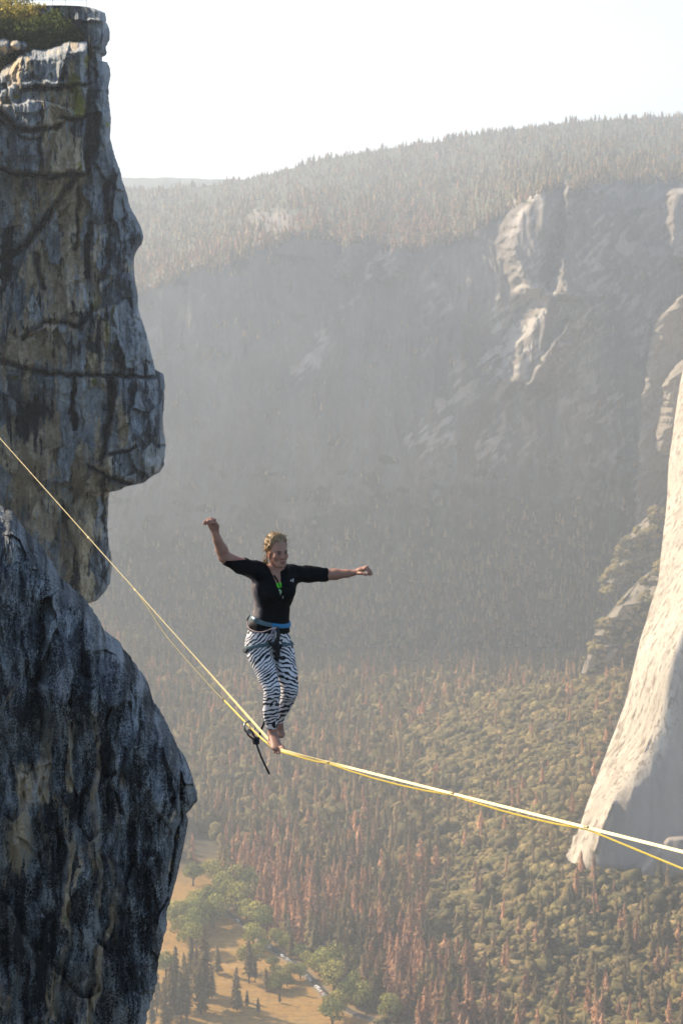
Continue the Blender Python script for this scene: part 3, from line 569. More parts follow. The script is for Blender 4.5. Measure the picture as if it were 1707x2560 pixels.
    e1 = P[:, -1:] + [-0.12, 0.7, 0]; e2 = P[:, -1:] + [-1.6, 3.4, -0.3]; e3 = P[:, -1:] + [-5, 6, -1.5]
    P = np.concatenate([P, e1, e2, e3], 1); C = np.concatenate([C] + [C[:, -1:]] * 3, 1); Tn = np.concatenate([Tn] + [Tn[:, -1:]] * 3, 1)
    o = mesh_np("rock_outcrop", P, grid_faces(*P.shape[:2]), [cliff_mat("lichen_speckled_granite", 1.0, 0.8, True)], {"col": C.reshape(-1, 3), "tone": Tn.reshape(-1, 3)})
    # the split flake on its right edge
    fp = np.arange(2062, 2262, 2.0)
    xr = np.interp(fp, [2062, 2066, 2080, 2088, 2130, 2200, 2262], [450, 456, 462, 462, 455, 440, 424]) + 1.2 * fbm(fp / 8, .2, .2, 2)
    xl = np.interp(fp, [2062, 2090, 2130, 2200, 2262], [448, 444, 436, 424, 410])
    tt = np.linspace(0, 1, 14); FX = xl[:, None] + (xr - xl)[:, None] * tt; FY = np.repeat(fp[:, None], 14, 1)
    Fd = 24.25 + 0.25 * (tt - 0.3)**2 * 4 + 0.03 * fbm(FX / 6, FY / 12, 1.4, 3)
    Pf = ray(FX, FY, Fd); bk = Pf[:, ::-1] + [0, 0.55, 0]; Pf = np.concatenate([Pf, bk, Pf[:, :1]], 1)
    c1 = np.full(Pf.shape, 0.3) * [0.4, 1.9, -1]; t1 = np.full(Pf.shape, 0.4)
    fl = mesh_np("flake", Pf, grid_faces(*Pf.shape[:2]), [o.data.materials[0]], {"col": c1.reshape(-1, 3), "tone": t1.reshape(-1, 3)}, parent=o)
    return tag(o, kind="structure")
CLIFF = build_upper_cliff(); NEAR = build_near_rock()
# ================================================================== VEGETATION
def leaf_mat(name, attr=True, trans=0.32, vary=0.35):
    t = NT(name); c = t.attr("col") if attr else None
    oi = t.node("ShaderNodeObjectInfo").outputs["Random"]
    hs = t.node("ShaderNodeHueSaturation", {"Color": c, "Value": t.node("ShaderNodeMapRange", {"Value": oi, "To Min": 1 - vary, "To Max": 1 + vary}).outputs[0]})
    geo = t.node("ShaderNodeNewGeometry").outputs["Position"]; nz = t.noise(geo, 1.3, 4, 0.7)
    hs.inputs["Color"].default_value = (1, 1, 1, 1); hs.inputs["Saturation"].default_value = 1.0
    cc = t.mix(1.0, c, t.ramp(nz, [(0.3, (0.55, 0.55, 0.55)), (0.7, (1.45, 1.42, 1.35))]), 'MULTIPLY'); t.t.links.new(cc, hs.inputs["Color"])
    t.bump(nz, 0.9, 0.9)
    t.base(hs.outputs[0]); t.b.inputs["Roughness"].default_value = 0.95; t.b.inputs["Specular IOR Level"].default_value = 0.1
    tr = t.node("ShaderNodeBsdfTranslucent", {"Color": hs.outputs[0]})
    mx = t.node("ShaderNodeMixShader", {0: trans, 1: t.b.outputs[0], 2: tr.outputs[0]})
    t.t.links.new(mx.outputs[0], t.n["Material Output"].inputs["Surface"]); return t.m
FOL = leaf_mat("needle_foliage"); LEAF = leaf_mat("broad_leaves", trans=0.25, vary=0.2)
SHRUB = leaf_mat("shrub_leaves", trans=0.55, vary=0.1)
BARK = simple("bark", (0.10, 0.07, 0.05))
GREENS = np.array([(0.225, 0.178, 0.088), (0.265, 0.20, 0.098), (0.175, 0.152, 0.084), (0.31, 0.225, 0.115), (0.25, 0.18, 0.095)])
RUSTS = np.array([(0.52, 0.28, 0.16), (0.46, 0.255, 0.15), (0.57, 0.33, 0.19), (0.42, 0.255, 0.155)])
def conifer(tiers, nbr, seed, color, rad=0.16, bare=0.06, power=0.85, ragged=0.45, trunk=True, sprays=0):
    """unit-height conifer: drooping jagged branch tiers (and a trunk) with vertex colours"""
    r = np.random.default_rng(seed); V, T, C = [], [], []
    n = nbr * 2
    for k in range(tiers):
        f = k / tiers; z = bare + (1 - bare) * f; dz = (1 - bare) / tiers
        L = rad * (1 - f)**power * (0.72 if f < 0.08 else 1.0) * r.uniform(0.8, 1.15) + 0.006
        top = min(1.0, z + dz * r.uniform(1.5, 2.1)); off = r.normal(size=2) * L * 0.10
        i = len(V); V.append((off[0] * .3, off[1] * .3, top)); c0 = np.asarray(color) * r.uniform(0.85, 1.15); C.append(c0)
        lean = r.uniform(0, 6.28)
        for j in range(n):
            a = 6.2832 * j / n + r.uniform(-.16, .16) + k * 0.7; l = L * ((1 - ragged * r.uniform(0, 1)) if j % 2 == 0 else (0.60 - 0.2 * r.uniform())) * (1 + 0.22 * math.cos(a - lean))
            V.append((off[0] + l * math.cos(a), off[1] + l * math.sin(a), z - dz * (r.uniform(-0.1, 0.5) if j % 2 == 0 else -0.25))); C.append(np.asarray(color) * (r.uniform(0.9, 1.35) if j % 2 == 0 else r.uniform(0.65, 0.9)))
        for j in range(n): T.append((i, i + 1 + j, i + 1 + (j + 1) % n))
    for q in range(sprays):
        f = r.uniform(0, 0.95); z = bare + (1 - bare) * f; L = (rad * (1 - f)**power + 0.006) * r.uniform(0.8, 1.3); a = r.uniform(0, 6.28)
        d = np.array([math.cos(a), math.sin(a), 0]); nn = np.array([-d[1], d[0], 0]); dz = -L * r.uniform(0, .5); w = L * r.uniform(.12, .25); roll = r.uniform(-1, 1)
        base = np.array([0, 0, z + .02]); m = base + d * L * .6 + [0, 0, dz * .4]; sd = nn * w * math.cos(roll) + np.array([0, 0, w * math.sin(roll)])
        i = len(V); V += [base, m + sd, base + d * L + [0, 0, dz], m - sd]; T += [(i, i + 1, i + 2), (i, i + 2, i + 3)]; C += [np.asarray(color) * r.uniform(.75, 1.3)] * 4
    nt = len(T)
    if trunk:
        i = len(V)
        for z, q in ((0, 0.014), (0.5, 0.008), (0.98, 0.001)):
            for a in (0, 2.1, 4.2): V.append((q * math.cos(a), q * math.sin(a), z)); C.append((0.10, 0.07, 0.05))
        for k in (0, 3):
            for j in range(3):
                a, b = i + k + j, i + k + (j + 1) % 3; T += [(a, b, b + 3), (a, b + 3, a + 3)]
    return np.array(V, float), np.array(T, int), np.array(C, float), nt
def ico(sub):
    bm = bmesh.new(); bmesh.ops.create_icosphere(bm, subdivisions=sub, radius=1.0)
    V = np.array([v.co[:] for v in bm.verts]); T = np.array([[v.index for v in f.verts] for f in bm.faces]); bm.free(); return V, T
ICO1, ICO2 = ico(1), ico(2)
def bush(seed, n=30, flat=1.05):
    """a lumpy leafy mound: rough lobes with loose sprays of leaves"""
    r = np.random.default_rng(seed); V, T, C = [], [], []; off = 0
    lob = [(0, 0, 0.38, 0.72)] + [(0.62 * math.cos(a), 0.62 * math.sin(a), r.uniform(.12, .45), r.uniform(.36, .52)) for a in r.uniform(0, 1.2) + np.linspace(0, 5.0, 4)]
    for x, y, z, sz in lob:
        v = ICO2[0] if sz > .6 else ICO1[0]; t = ICO2[1] if sz > .6 else ICO1[1]
        d = 1 + 0.26 * r.normal(size=len(v))
        p = v * (sz * np.clip(d, .6, 1.5))[:, None] * [1, 1, flat] + [x, y, z * flat]
        k = p[t].mean(1)[:, 2] > -0.12
        V += list(p); T += [tuple(q + off) for q in t[k]]; off += len(v); C += list(np.ones((len(v), 3)) * r.uniform(0.7, 1.35, (len(v), 1)))
    for q in range(n):
        x, y, z, sz = lob[q % 5]; d = r.normal(size=3); d[2] = abs(d[2]); d /= np.linalg.norm(d)
        p = np.array([x, y, z * flat]) + d * sz * r.uniform(0.95, 1.2) * [1, 1, flat]
        t1 = np.cross(d, r.normal(size=3)); t1 /= np.linalg.norm(t1); t2 = np.cross(d + r.normal(size=3) * .4, t1); h = r.uniform(0.07, 0.16)
        i = len(V); V += [p + t1 * h, p + t2 * h * .8, p - t1 * h, p - t2 * h * .8]; T += [(i, i + 1, i + 2), (i, i + 2, i + 3)]; off += 4
        C += [np.ones(3) * r.uniform(0.7, 1.35)] * 4
    return np.array(V), np.array(T), np.array(C), len(T)
def scatter(name, temps, pos, scale, width, tint, mat, smooth=False):
    """one mesh made of many copies of the templates"""
    VV, TT, CC = [], [], []; off = 0; r = np.random.default_rng(11)
    which = r.integers(0, len(temps), len(pos)); rot = r.uniform(0, 6.28, len(pos))
    for k, (V, T, C, _) in enumerate(temps):
        ii = np.where(which == k)[0]
        if not len(ii): continue
        c, s = np.cos(rot[ii])[:, None], np.sin(rot[ii])[:, None]; w = (scale * width)[ii][:, None]; h = scale[ii][:, None]
        X = (V[None, :, 0] * c - V[None, :, 1] * s) * w + pos[ii, 0:1]; Y = (V[None, :, 0] * s + V[None, :, 1] * c) * w + pos[ii, 1:2]; Z = V[None, :, 2] * h + pos[ii, 2:3]
        VV.append(np.stack([X, Y, Z], -1).reshape(-1, 3)); CC.append((C[None] * tint[ii][:, None, :]).reshape(-1, 3))
        TT.append((T[None] + (np.arange(len(ii)) * len(V))[:, None, None]).reshape(-1, 3) + off); off += len(ii) * len(V)
    return mesh_np(name, np.concatenate(VV), np.concatenate(TT), [mat], np.concatenate(CC), smooth=smooth)
r_ = np.random.default_rng(21)
# ---------------- valley forest: where each tree stands
N = 34000
Yc = np.sqrt(r_.uniform(760**2, 1640**2, N)); pxc = r_.uniform(-500, 1900, N); Xc = (pxc - CX) / F * Yc
Zc = ground_z(Xc, Yc); ap = apron(Xc, Yc)
pxx, pyy, _ = pix(np.stack([Xc, Yc, Zc], -1))
meadow = meadow_mask(Xc, Yc) > 0.3
nearroad = np.abs(Xc - road_x(Yc)) < 7.5
glade = (fbm(Xc / 38, Yc / 38, 9.3, 3) > 0.62)
chap = ap + 5 * fbm(Xc / 30, Yc / 30, 2.1, 3) > 7.0
behind_wall = (pxx > np.interp(pyy, [1600, 1760, 2000, 2180], [1600, 1560, 1470, 1400])) & (Yc > WALL_Y - 4)
ok = ~meadow & ~(nearroad & (Yc < 1180)) & ~behind_wall
leftopen = (pxx < 560) & (pyy > 2080) & (pyy < 2300)
dens = np.where(chap, 0.16, 0.93) * np.where(glade, 0.35, 1) * np.where(leftopen, 0.3, 1)
con = ok & (r_.uniform(size=N) < dens)
# poisson-ish thinning on a grid
def thin(idx, cell):
    seen, keep = set(), []
    for i in idx:
        k = (int(Xc[i] // cell), int(Yc[i] // cell))
        if k not in seen: seen.add(k); keep.append(i)
    return np.array(keep)
ci = thin(np.where(con)[0], 5.6)
P_ = np.stack([Xc, Yc, Zc - 0.3], -1)[ci]; px_, py_ = pxx[ci], pyy[ci]
def gs(x, y, rx, ry): return np.exp(-((px_ - x) / rx)**2 - ((py_ - y) / ry)**2)
pd = 0.14 + 1.3 * gs(760, 2300, 110, 90) + 0.7 * gs(640, 2190, 100, 50) + 1.5 * gs(1080, 2425, 170, 50) + 1.2 * gs(960, 2545, 90, 60) + 1.0 * gs(1080, 2600, 110, 50) + 0.5 * gs(1330, 2540, 160, 60) + 0.5 * gs(1090, 2240, 110, 50) + 0.5 * gs(1560, 2560, 140, 70) + 0.55 * gs(1530, 2220, 50, 30) + 0.35 * gs(1230, 1985, 60, 50)
pd = pd * (0.55 + 0.9 * sstep(-0.25, 0.35, fbm(P_[:, 0] / 26, P_[:, 1] / 26, 4.2, 3))) - 0.5 * gs(880, 2420, 60, 70)
dead = r_.uniform(size=len(ci)) < pd
hgt = np.interp(P_[:, 1], [850, 1000, 1250, 1550], [23, 20, 15.5, 13]) * r_.uniform(0.55, 1.28, len(ci)) * np.where(chap[ci], 0.72, 1)
wid = r_.uniform(0.75, 1.25, len(ci)) * np.where(dead, 1.0, 1)
tint = np.where(dead[:, None], RUSTS[r_.integers(0, 4, len(ci))], GREENS[r_.integers(0, 5, len(ci))]) * r_.uniform(0.75, 1.3, (len(ci), 1))
# ---------------- single trees: the 300 that show largest
size = hgt / P_[:, 1]
rock_edge = np.interp(py_, [2000, 2043, 2130, 2270, 2446, 2560], [492, 453, 440, 418, 394, 365])
vis = (px_ > rock_edge + 8) & (px_ < 1700) & (py_ < 2600) & (py_ > 1700)
big = np.argsort(np.where(vis, -size, 1))[:300]
isbig = np.zeros(len(ci), bool); isbig[big] = True
GV = [conifer(13, 7, 100 + k, GREENS[k], rad=(0.22, 0.25, 0.20, 0.27, 0.23)[k], power=(.85, .6, .75, 1.0, .7)[k], sprays=60) for k in range(5)]
DV = [conifer(12, 6, 200 + k, RUSTS[k], rad=(0.19, 0.22, 0.18, 0.2)[k], ragged=0.6, power=(0.8, .6, .9, .7)[k], sprays=50) for k in range(4)]
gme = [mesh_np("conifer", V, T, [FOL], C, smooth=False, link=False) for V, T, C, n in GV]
dme = [mesh_np("dead_conifer", V, T, [FOL], C, smooth=False, link=False) for V, T, C, n in DV]
def where_is(x, y, h):
    if x < 1000 and y < 2370: return "in the stand above the winding road"
    if x < 1000: return "between the road and the lower edge of the forest"
    if x < 1350: return "in the mixed stand low in the middle of the forest"
    return "among the bushes at the lower right of the forest"
for i in big:
    me = (dme if dead[i] else gme)[int(r_.integers(0, 4))]
    o = bpy.data.objects.new("dead_conifer" if dead[i] else "conifer_tree", me); col.objects.link(o)
    s = hgt[i]; o.location = P_[i]; o.scale = (s * wid[i], s * wid[i], s); o.rotation_euler = (0, 0, r_.uniform(0, 6.28))
    tall = "tall" if s > 23 else ("slender" if wid[i] < 0.85 else "bushy")
    tag(o, f"{tall} {'rust-brown dead' if dead[i] else 'green'} conifer {where_is(px_[i], py_[i], s)}", "conifer", f"{tall} {'dead' if dead[i] else 'green'} conifers {where_is(px_[i], py_[i], s)}")
rest = ~isbig
rnd = rest & ~dead & (r_.uniform(size=len(ci)) < 0.30 + 0.5 * (fbm(P_[:, 0] / 30, P_[:, 1] / 30, 15.2, 3) > .25)); rest = rest & ~rnd
OKC = np.array([(0.24, 0.20, 0.085), (0.20, 0.17, 0.08), (0.27, 0.205, 0.095)])
o = scatter("broadleaf_forest", [bush(450 + k, 30, 1.1) for k in range(4)], P_[rnd] + [0, 0, 1.0], hgt[rnd] * .42, r_.uniform(0.75, 1.05, rnd.sum()), OKC[r_.integers(0, 3, rnd.sum())] * r_.uniform(.7, 1.25, (rnd.sum(), 1)), LEAF, True)
tag(o, "rounded broadleaf crowns mixed into the valley forest", "forest", kind="stuff")
white = np.ones(3)
for sel, nm, lab, nb in ((rest & ~dead, "forest", "dense mass of green conifers covering the valley floor", 7), (rest & dead, "dead_forest", "rust-brown dead conifers mixed through the valley forest", 6)):
    T_ = [conifer(8, 6, 300 + k, white, rad=(0.22, 0.26, 0.2, 0.24, .17, .28)[k], power=(.85, .6, .75, 1.0, .65, .8)[k], ragged=(.45, .6, .5, .4, .7, .55)[k]) for k in range(6)]
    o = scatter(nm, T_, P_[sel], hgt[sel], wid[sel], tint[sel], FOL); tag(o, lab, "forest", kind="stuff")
# ---------------- chaparral on the slope below the granite wall
M = 40000
Yb = np.sqrt(r_.uniform(760**2, 1560**2, M)); pxb = r_.uniform(820, 1850, M); Xb = (pxb - CX) / F * Yb
pq, yq, _ = pix(np.stack([Xb, Yb, ground_z(Xb, Yb)], -1)); ab = apron(Xb, Yb)
keep = (ab + 5 * fbm(Xb / 30, Yb / 30, 2.1, 3) > 4.5) & ~((pq > np.interp(yq, [1600, 1760, 2000, 2180], [1590, 1550, 1460, 1390])) & (Yb > WALL_Y - 2)) & (fbm(Xb / 22, Yb / 22, 7.7, 3) < 0.6)
seen, kk = set(), []
for i in np.where(keep)[0]:
    k = (int(Xb[i] // 3.4), int(Yb[i] // 4.4))
    if k not in seen: seen.add(k); kk.append(i)
kk = np.array(kk); Pb = np.stack([Xb, Yb, ground_z(Xb, Yb) - 0.3], -1)[kk]
sb = (1.5 + 3.4 * r_.uniform(0, 1, len(kk)) ** 1.6) * (0.8 + 0.45 * sstep(-.3, .5, fbm(Pb[:, 0] / 17, Pb[:, 1] / 17, 3.1, 2)))
OLV = np.array([(0.247, 0.205, 0.086), (0.287, 0.230, 0.098), (0.201, 0.175, 0.081), (0.328, 0.247, 0.115)])
SV = []
for ob in bpy.data.objects:
    if ob.name.startswith("rock_spur"):
        me = ob.data; co = np.empty(len(me.vertices) * 3, np.float32); me.vertices.foreach_get("co", co); co = co.reshape(-1, 3)
        cl = np.empty(len(me.vertices) * 4, np.float32); me.color_attributes["col"].data.foreach_get("color", cl); cl = cl.reshape(-1, 4)[:, 0]
        q = np.where(cl > 0.5)[0]
        if len(q): SV.append(co[r_.choice(q, min(520, len(q)), replace=False)])
SV = np.concatenate(SV); Pb = np.concatenate([Pb, SV - [0, 0, .8]]); sb = np.concatenate([sb, r_.uniform(1.4, 4.0, len(SV))]); kk = np.arange(len(Pb))
o = scatter("chaparral", [bush(400 + k) for k in range(5)], Pb, sb, r_.uniform(0.9, 1.3, len(kk)), OLV[r_.integers(0, 4, len(kk))] * r_.uniform(0.75, 1.3, (len(kk), 1)), LEAF, True)
tag(o, "olive chaparral bushes covering the slope below the granite wall", "chaparral", kind="stuff")
# ---------------- woods on the mountain
Pm, PXm, PYm, Vm = MT
w = ((Vm > 0.985) & (Vm <= 2.03) & (PXm > -200) & (PXm < 1790)).astype(float)
w *= (1 - 0.93 * np.exp(-((PXm - 690) / 70)**2 - ((PYm - 555) / 32)**2)) * np.where(fbm(PXm / 40, PYm / 30, 5.5, 3) > 0.5, 0.3, 1)
dyr = np.abs(np.gradient(PYm, axis=0)) * np.gradient(PXm, axis=1); w = w * dyr
f = w.ravel() / w.sum(); nM = 11500; ids = r_.choice(w.size, nM, replace=False, p=f)
rid = r_.choice(np.where((np.abs(Vm.ravel() - 2.0) < 0.012) & (PXm.ravel() > -200) & (PXm.ravel() < 1790))[0], 330, replace=False)
low = r_.choice(w.size, 5000, replace=False, p=(lambda q: q.ravel() / q.sum())(((Vm < 0.38) & (PXm > -200) & (PXm < 1790)) * dyr * sstep(0.42, 0.15, Vm)))
clf = r_.choice(w.size, 900, replace=False, p=(lambda q: q.ravel() / q.sum())(((Vm > 0.4) & (Vm < 0.97) & (PXm > -200) & (PXm < 1790)) * dyr * sstep(0.2, 0.6, fbm(PXm / 70, PYm / 45, 8.1, 4))))
allm = np.concatenate([ids, rid, low, clf]); pm = Pm.reshape(-1, 3)[allm].copy(); pm += r_.normal(size=pm.shape) * [2.5, 2, 0]; pm[:, 2] -= 1.0
pxm, pym = PXm.ravel()[allm], PYm.ravel()[allm]
br = interp(pxm, CL_X, CL_Y)
red = r_.uniform(size=len(allm)) < (0.10 + 0.5 * np.exp(-((pym - br + 25) / 34)**2) * (pxm < 1150) + 0.4 * np.exp(-((pxm - 1010) / 70)**2 - ((pym - 540) / 40)**2)) * (np.arange(len(allm)) < nM + 330)
hm = r_.uniform(4.5, 10.0, len(allm)); hm[nM:nM + 330] = 3.0 + 7 * r_.uniform(0, 1, 330) ** 2.2; hm *= 0.75 + 0.5 * sstep(-.4, .5, fbm(pxm / 30, pym / 30, 3.3, 3)); hm[-900:] *= 0.6
tm = np.where(red[:, None], RUSTS[r_.integers(0, 4, len(allm))] * [0.72, 0.78, 0.85], GREENS[r_.integers(0, 5, len(allm))] * 1.1) * r_.uniform(0.7, 1.3, (len(allm), 1))
o = scatter("mountain_forest", [conifer(5, 4, 500 + k, white, rad=0.36, trunk=False, bare=0.0) for k in range(4)], pm, hm, r_.uniform(0.8, 1.3, len(allm)), tm, FOL)
tag(o, "conifer woods covering the upper slope of the mountain", "forest", kind="stuff")
# ---------------- broad-leaved trees along the road
def tube(pts, rad, n=7):
    """triangles of a tapered tube"""
    V, T = [], []; pts = np.asarray(pts, float)
    for k, p in enumerate(pts):
        d = pts[min(k + 1, len(pts) - 1)] - pts[max(k - 1, 0)]; d = d / (np.linalg.norm(d) + 1e-9)
        a = np.cross(d, (0.31, 0.94, 0.12)); a /= np.linalg.norm(a); b = np.cross(d, a)
        for j in range(n): V.append(p + rad[k] * (a * math.cos(6.2832 * j / n) + b * math.sin(6.2832 * j / n)))
    for k in range(len(pts) - 1):
        for j in range(n):
            a, b = k * n + j, k * n + (j + 1) % n; T += [(a, b, b + n), (a, b + n, a + n)]
    for k, s in ((0, 1), (len(pts) - 1, -1)):
        V.append(pts[k]); c = len(V) - 1
        for j in range(n): T.append((k * n + (j + 1) % n, k * n + j, c)[::s])
    return np.array(V), np.array(T)
def join(parts):
    VV, TT, o = [], [], 0
    for V, T in parts: VV.append(V); TT.append(np.asarray(T) + o); o += len(V)
    return np.concatenate(VV), np.concatenate(TT)
def leaf_cloud(lobes, n, size, color, seed, shell=(0.72, 1.04), up=0.0):
    r = np.random.default_rng(seed); V, T, C = [], [], []; wts = np.array([l[3]**2 for l in lobes]); wts /= wts.sum()
    pick = r.choice(len(lobes), n, p=wts); lt = r.uniform(0.8, 1.25, len(lobes))
    for q in pick:
        x, y, z, s = lobes[q][:4]; sz = lobes[q][4] if len(lobes[q]) > 4 else 0.8
        d = r.normal(size=3); d /= np.linalg.norm(d)
        p = np.array([x, y, z]) + d * s * r.uniform(*shell) * [1, 1, sz]
        nn = d + r.normal(size=3) * 0.7 + [0, 0, up]; nn /= np.linalg.norm(nn)
        t1 = np.cross(nn, r.normal(size=3)); t1 /= np.linalg.norm(t1); t2 = np.cross(nn, t1); h = size * r.uniform(0.6, 1.3)
        i = len(V); V += [p + t1 * h, p + t2 * h * .6, p - t1 * h, p - t2 * h * .6]; T += [(i, i + 1, i + 2), (i, i + 2, i + 3)]
        C += [np.asarray(color) * lt[q] * r.uniform(0.65, 1.4)] * 4
    return np.array(V), np.array(T), np.array(C)
OAKC = [(0.30, 0.30, 0.085), (0.34, 0.31, 0.09), (0.25, 0.27, 0.085)]
def oak_proto(seed, color):
    r = np.random.default_rng(seed)
    lob = [(0, 0, 6.2, 2.6, .75)] + [(2.7 * math.cos(a + r.uniform(-.4, .4)) * r.uniform(.7, 1.15), 2.7 * math.sin(a) * r.uniform(.7, 1.15), r.uniform(3.6, 6.2), r.uniform(1.5, 2.3), .75) for a in np.linspace(0, 5.4, 7)]
    V, T, C = leaf_cloud(lob, 900, 0.42, color, seed)
    cr = mesh_np("crown", V, T, [LEAF], C, smooth=False, link=False)
    V, T = join([tube([(0, 0, -.5), (.1, 0, 1.4), (.2, .1, 3.0), (0, .2, 5.2)], [.42, .34, .26, .1])] + [tube([(.15, 0, 1.9), (.5 * l[0], .5 * l[1], .65 * l[2]), (l[0] * .9, l[1] * .9, l[2])], [.2, .13, .05]) for l in lob[1:6]])
    return cr, mesh_np("trunk", V, T, [BARK], link=False)
OP = [oak_proto(600 + k, OAKC[k]) for k in range(3)]
OAKS = [(500, 205), (580, 192), (652, 205), (532, 262), (685, 270), (392, 288), (300, 345), (258, 388), (342, 410), (425, 405), (228, 482), (310, 465), (640, 352), (690, 395), (722, 445), (690, 520), (795, 505), (845, 530), (722, 585), (918, 583), (968, 622), (1002, 662), (1070, 694), (815, 672), (840, 740), (932, 748), (1000, 740), (1125, 742), (1190, 758), (1262, 742), (1325, 792), (1205, 822), (1300, 905), (1395, 868), (1232, 985), (1205, 1040), (1515, 1040), (405, 112), (330, 132), (830, 830), (660, 700), (120, 740), (180, 410), (600, 300), (560, 240), (450, 340), (330, 300), (760, 560), (890, 560), (1040, 650), (1100, 720), (1160, 700), (1230, 700), (1350, 850), (1430, 940), (860, 800), (910, 790), (290, 560), (560, 150), (620, 150)]
names = ["broad round-crowned tree {}", "leafy green tree {}"]
for k, (zx, zy) in enumerate(OAKS):
    sx, sy = 370 + zx / 2.613, 2150 + zy / 2.613
    b = on_floor(sx, sy + 14); e = float(b[0] - road_x(b[1]))
    if abs(e) < 5.5: b[0] += (5.5 - abs(e)) * (1 if e >= 0 else -1)
    b[2] = float(ground_z(b[0], b[1])); cr, tk = OP[k % 3]
    s = r_.uniform(0.85, 1.15) * (1.0 if 700 < zx < 1110 and zy > 480 else 1.75)
    root = empty("broadleaf_tree", b, r_.uniform(0, 6.28)); root.scale = (s, s, s * r_.uniform(.9, 1.1))
    for nm, me in (("crown", cr), ("trunk", tk)):
        c = bpy.data.objects.new(nm, me); col.objects.link(c); c.parent = root
    if zy < 300: lab, g = "yellow-green round tree in the grove at the far end of the road", "trees in the far roadside grove"
    elif zx < 480: lab, g = "dark-shaded green tree in the clump beside the rock's edge", "trees in the clump by the rock"
    elif e > 0 and zx < 1100: lab, g = "small round green tree lining the forest side of the road", "small trees along the forest side of the road"
    elif e > 0: lab, g = "large round green tree clustered at the lower forest side of the road", "large trees on the lower forest side of the road"
    else: lab, g = "green tree on the meadow side of the road", "trees on the meadow side of the road"
    tag(root, lab, "tree", g)
# ---------------- tall pines standing in the meadow
def pine_proto(seed, bare, rad):
    V, T, C, n = conifer(26, 7, seed, GREENS[seed % 5], rad=rad, bare=bare, power=0.55, ragged=0.7, trunk=False, sprays=220)
    cr = mesh_np("crown", V, T, [FOL], C, smooth=False, link=False)
    V, T = tube([(0, 0, -.01), (0.002, 0, .3), (0, .003, .65), (0, 0, .985)], [.0105, .0085, .006, .0008])
    return cr, mesh_np("trunk", V, T, [BARK], link=False)
PINES_EXTRA = [(60, 700, 1000), (110, 760, 1100), (185, 560, 960), (255, 690, 1065), (320, 560, 900), (30, 850, 1120), (420, 690, 905), (455, 560, 745), (700, 640, 800), (560, 830, 960), (770, 700, 850), (720, 900, 1010)]
PP = [pine_proto(700, .16, .085), pine_proto(701, .10, .10), pine_proto(702, .2, .075)]
PINES = [(375, 440, 975, "tallest narrow pine standing in the meadow"), (345, 640, 1005, "thin pine close behind the tallest meadow pine"), (288, 500, 850, "tall pine at the upper left of the meadow group"), (240, 600, 1000, "dense pine in the left meadow group"), (155, 660, 1052, "leftmost pine of the meadow, nearest the rock face"), (218, 720, 1072, "dark pine low in the left meadow group"), (660, 500, 805, "lone pine at the head of the meadow shadow"), (580, 695, 985, "pine in the middle of the golden meadow"), (648, 850, 965, "short young pine in the middle of the meadow"), (860, 860, 935, "small bushy pine near the road side of the meadow"), (935, 485, 640, "pine among the small roadside trees"), (990, 535, 650, "short pine among the small roadside trees")]
for k, (zx, zt, zb, lab) in enumerate(PINES + [(a, b, c, 'smaller pine filling the meadow group between the tall pines') for a, b, c in PINES_EXTRA]):
    b = on_floor(370 + zx / 2.613, 2150 + zb / 2.613); b[2] = float(ground_z(b[0], b[1]))
    t_ = ray(370 + zx / 2.613, 2150 + zt / 2.613, b[1]); h = float(t_[2] - b[2])
    root = empty("pine_tree", b, r_.uniform(0, 6.28)); wv = 1.45 if zb - zt > 200 else 1.9; root.scale = (h * wv, h * wv, h)
    cr, tk = PP[k % 3]
    for nm, me in (("crown", cr), ("trunk", tk)):
        c = bpy.data.objects.new(nm, me); col.objects.link(c); c.parent = root
    tag(root, lab, "pine tree", "pines standing in the meadow" if k < len(PINES) else "smaller pines in the meadow")
# ---------------- shrubs on the cliff top
def shrub(name, lob_px, n, size, color, seed, label):
    lob = []
    for (x, y, rp, dY) in lob_px:
        p = ray(x, y, 151.5 + dY); lob.append((*p, rp / F * 151.5, 0.8))
    base = np.array([lob[0][0], lob[0][1] + 1, lob[0][2] - lob[0][3]])
    root = empty(name, base)
    L = [(l[0] - base[0], l[1] - base[1], l[2] - base[2], l[3], .8) for l in lob]
    V, T, C = leaf_cloud(L, n, size, color, seed, shell=(0.5, 1.08)); mesh_np("foliage", V, T, [SHRUB], C, smooth=False, parent=root)
    V, T = join([tube([(0, 0.5, -0.6), (.5 * l[0], .5 * l[1] + .3, .4 * l[2]), (l[0], l[1], l[2])], [.08, .05, .02], 5) for l in L]); mesh_np("stem", V, T, [BARK], parent=root)
    tag(root, label, "shrub", "shrubs on the cliff top")
shrub("shrub", [(20, 35, 50, 5), (-60, 30, 80, 6), (70, 40, 42, 5), (40, 8, 46, 7), (95, 30, 30, 5), (-10, -5, 50, 8)], 9000, 0.10, (0.42, 0.36, 0.11), 801, "golden sunlit shrub at the top left of the cliff, tallest of the cliff-top shrubs")  # sunlight is put into the leaf colour: golden instead of green
shrub("shrub", [(100, 78, 44, 3), (150, 80, 42, 3), (185, 100, 30, 3), (60, 85, 40, 3), (205, 112, 18, 3), (120, 105, 30, 2.5), (85, 120, 24, 2.5), (140, 50, 32, 4)], 10000, 0.10, (0.10, 0.125, 0.045), 802, "dark green shrub hanging over the capstone boulder of the cliff")
shrub("shrub", [(5, 78, 40, 3.5), (-40, 90, 50, 3.5), (30, 70, 30, 3.5), (-5, 165, 26, 2.5), (25, 150, 20, 2.5), (45, 140, 16, 2.5)], 6000, 0.10, (0.09, 0.115, 0.045), 803, "dark green shrub at the left edge among small boulders on the cliff")
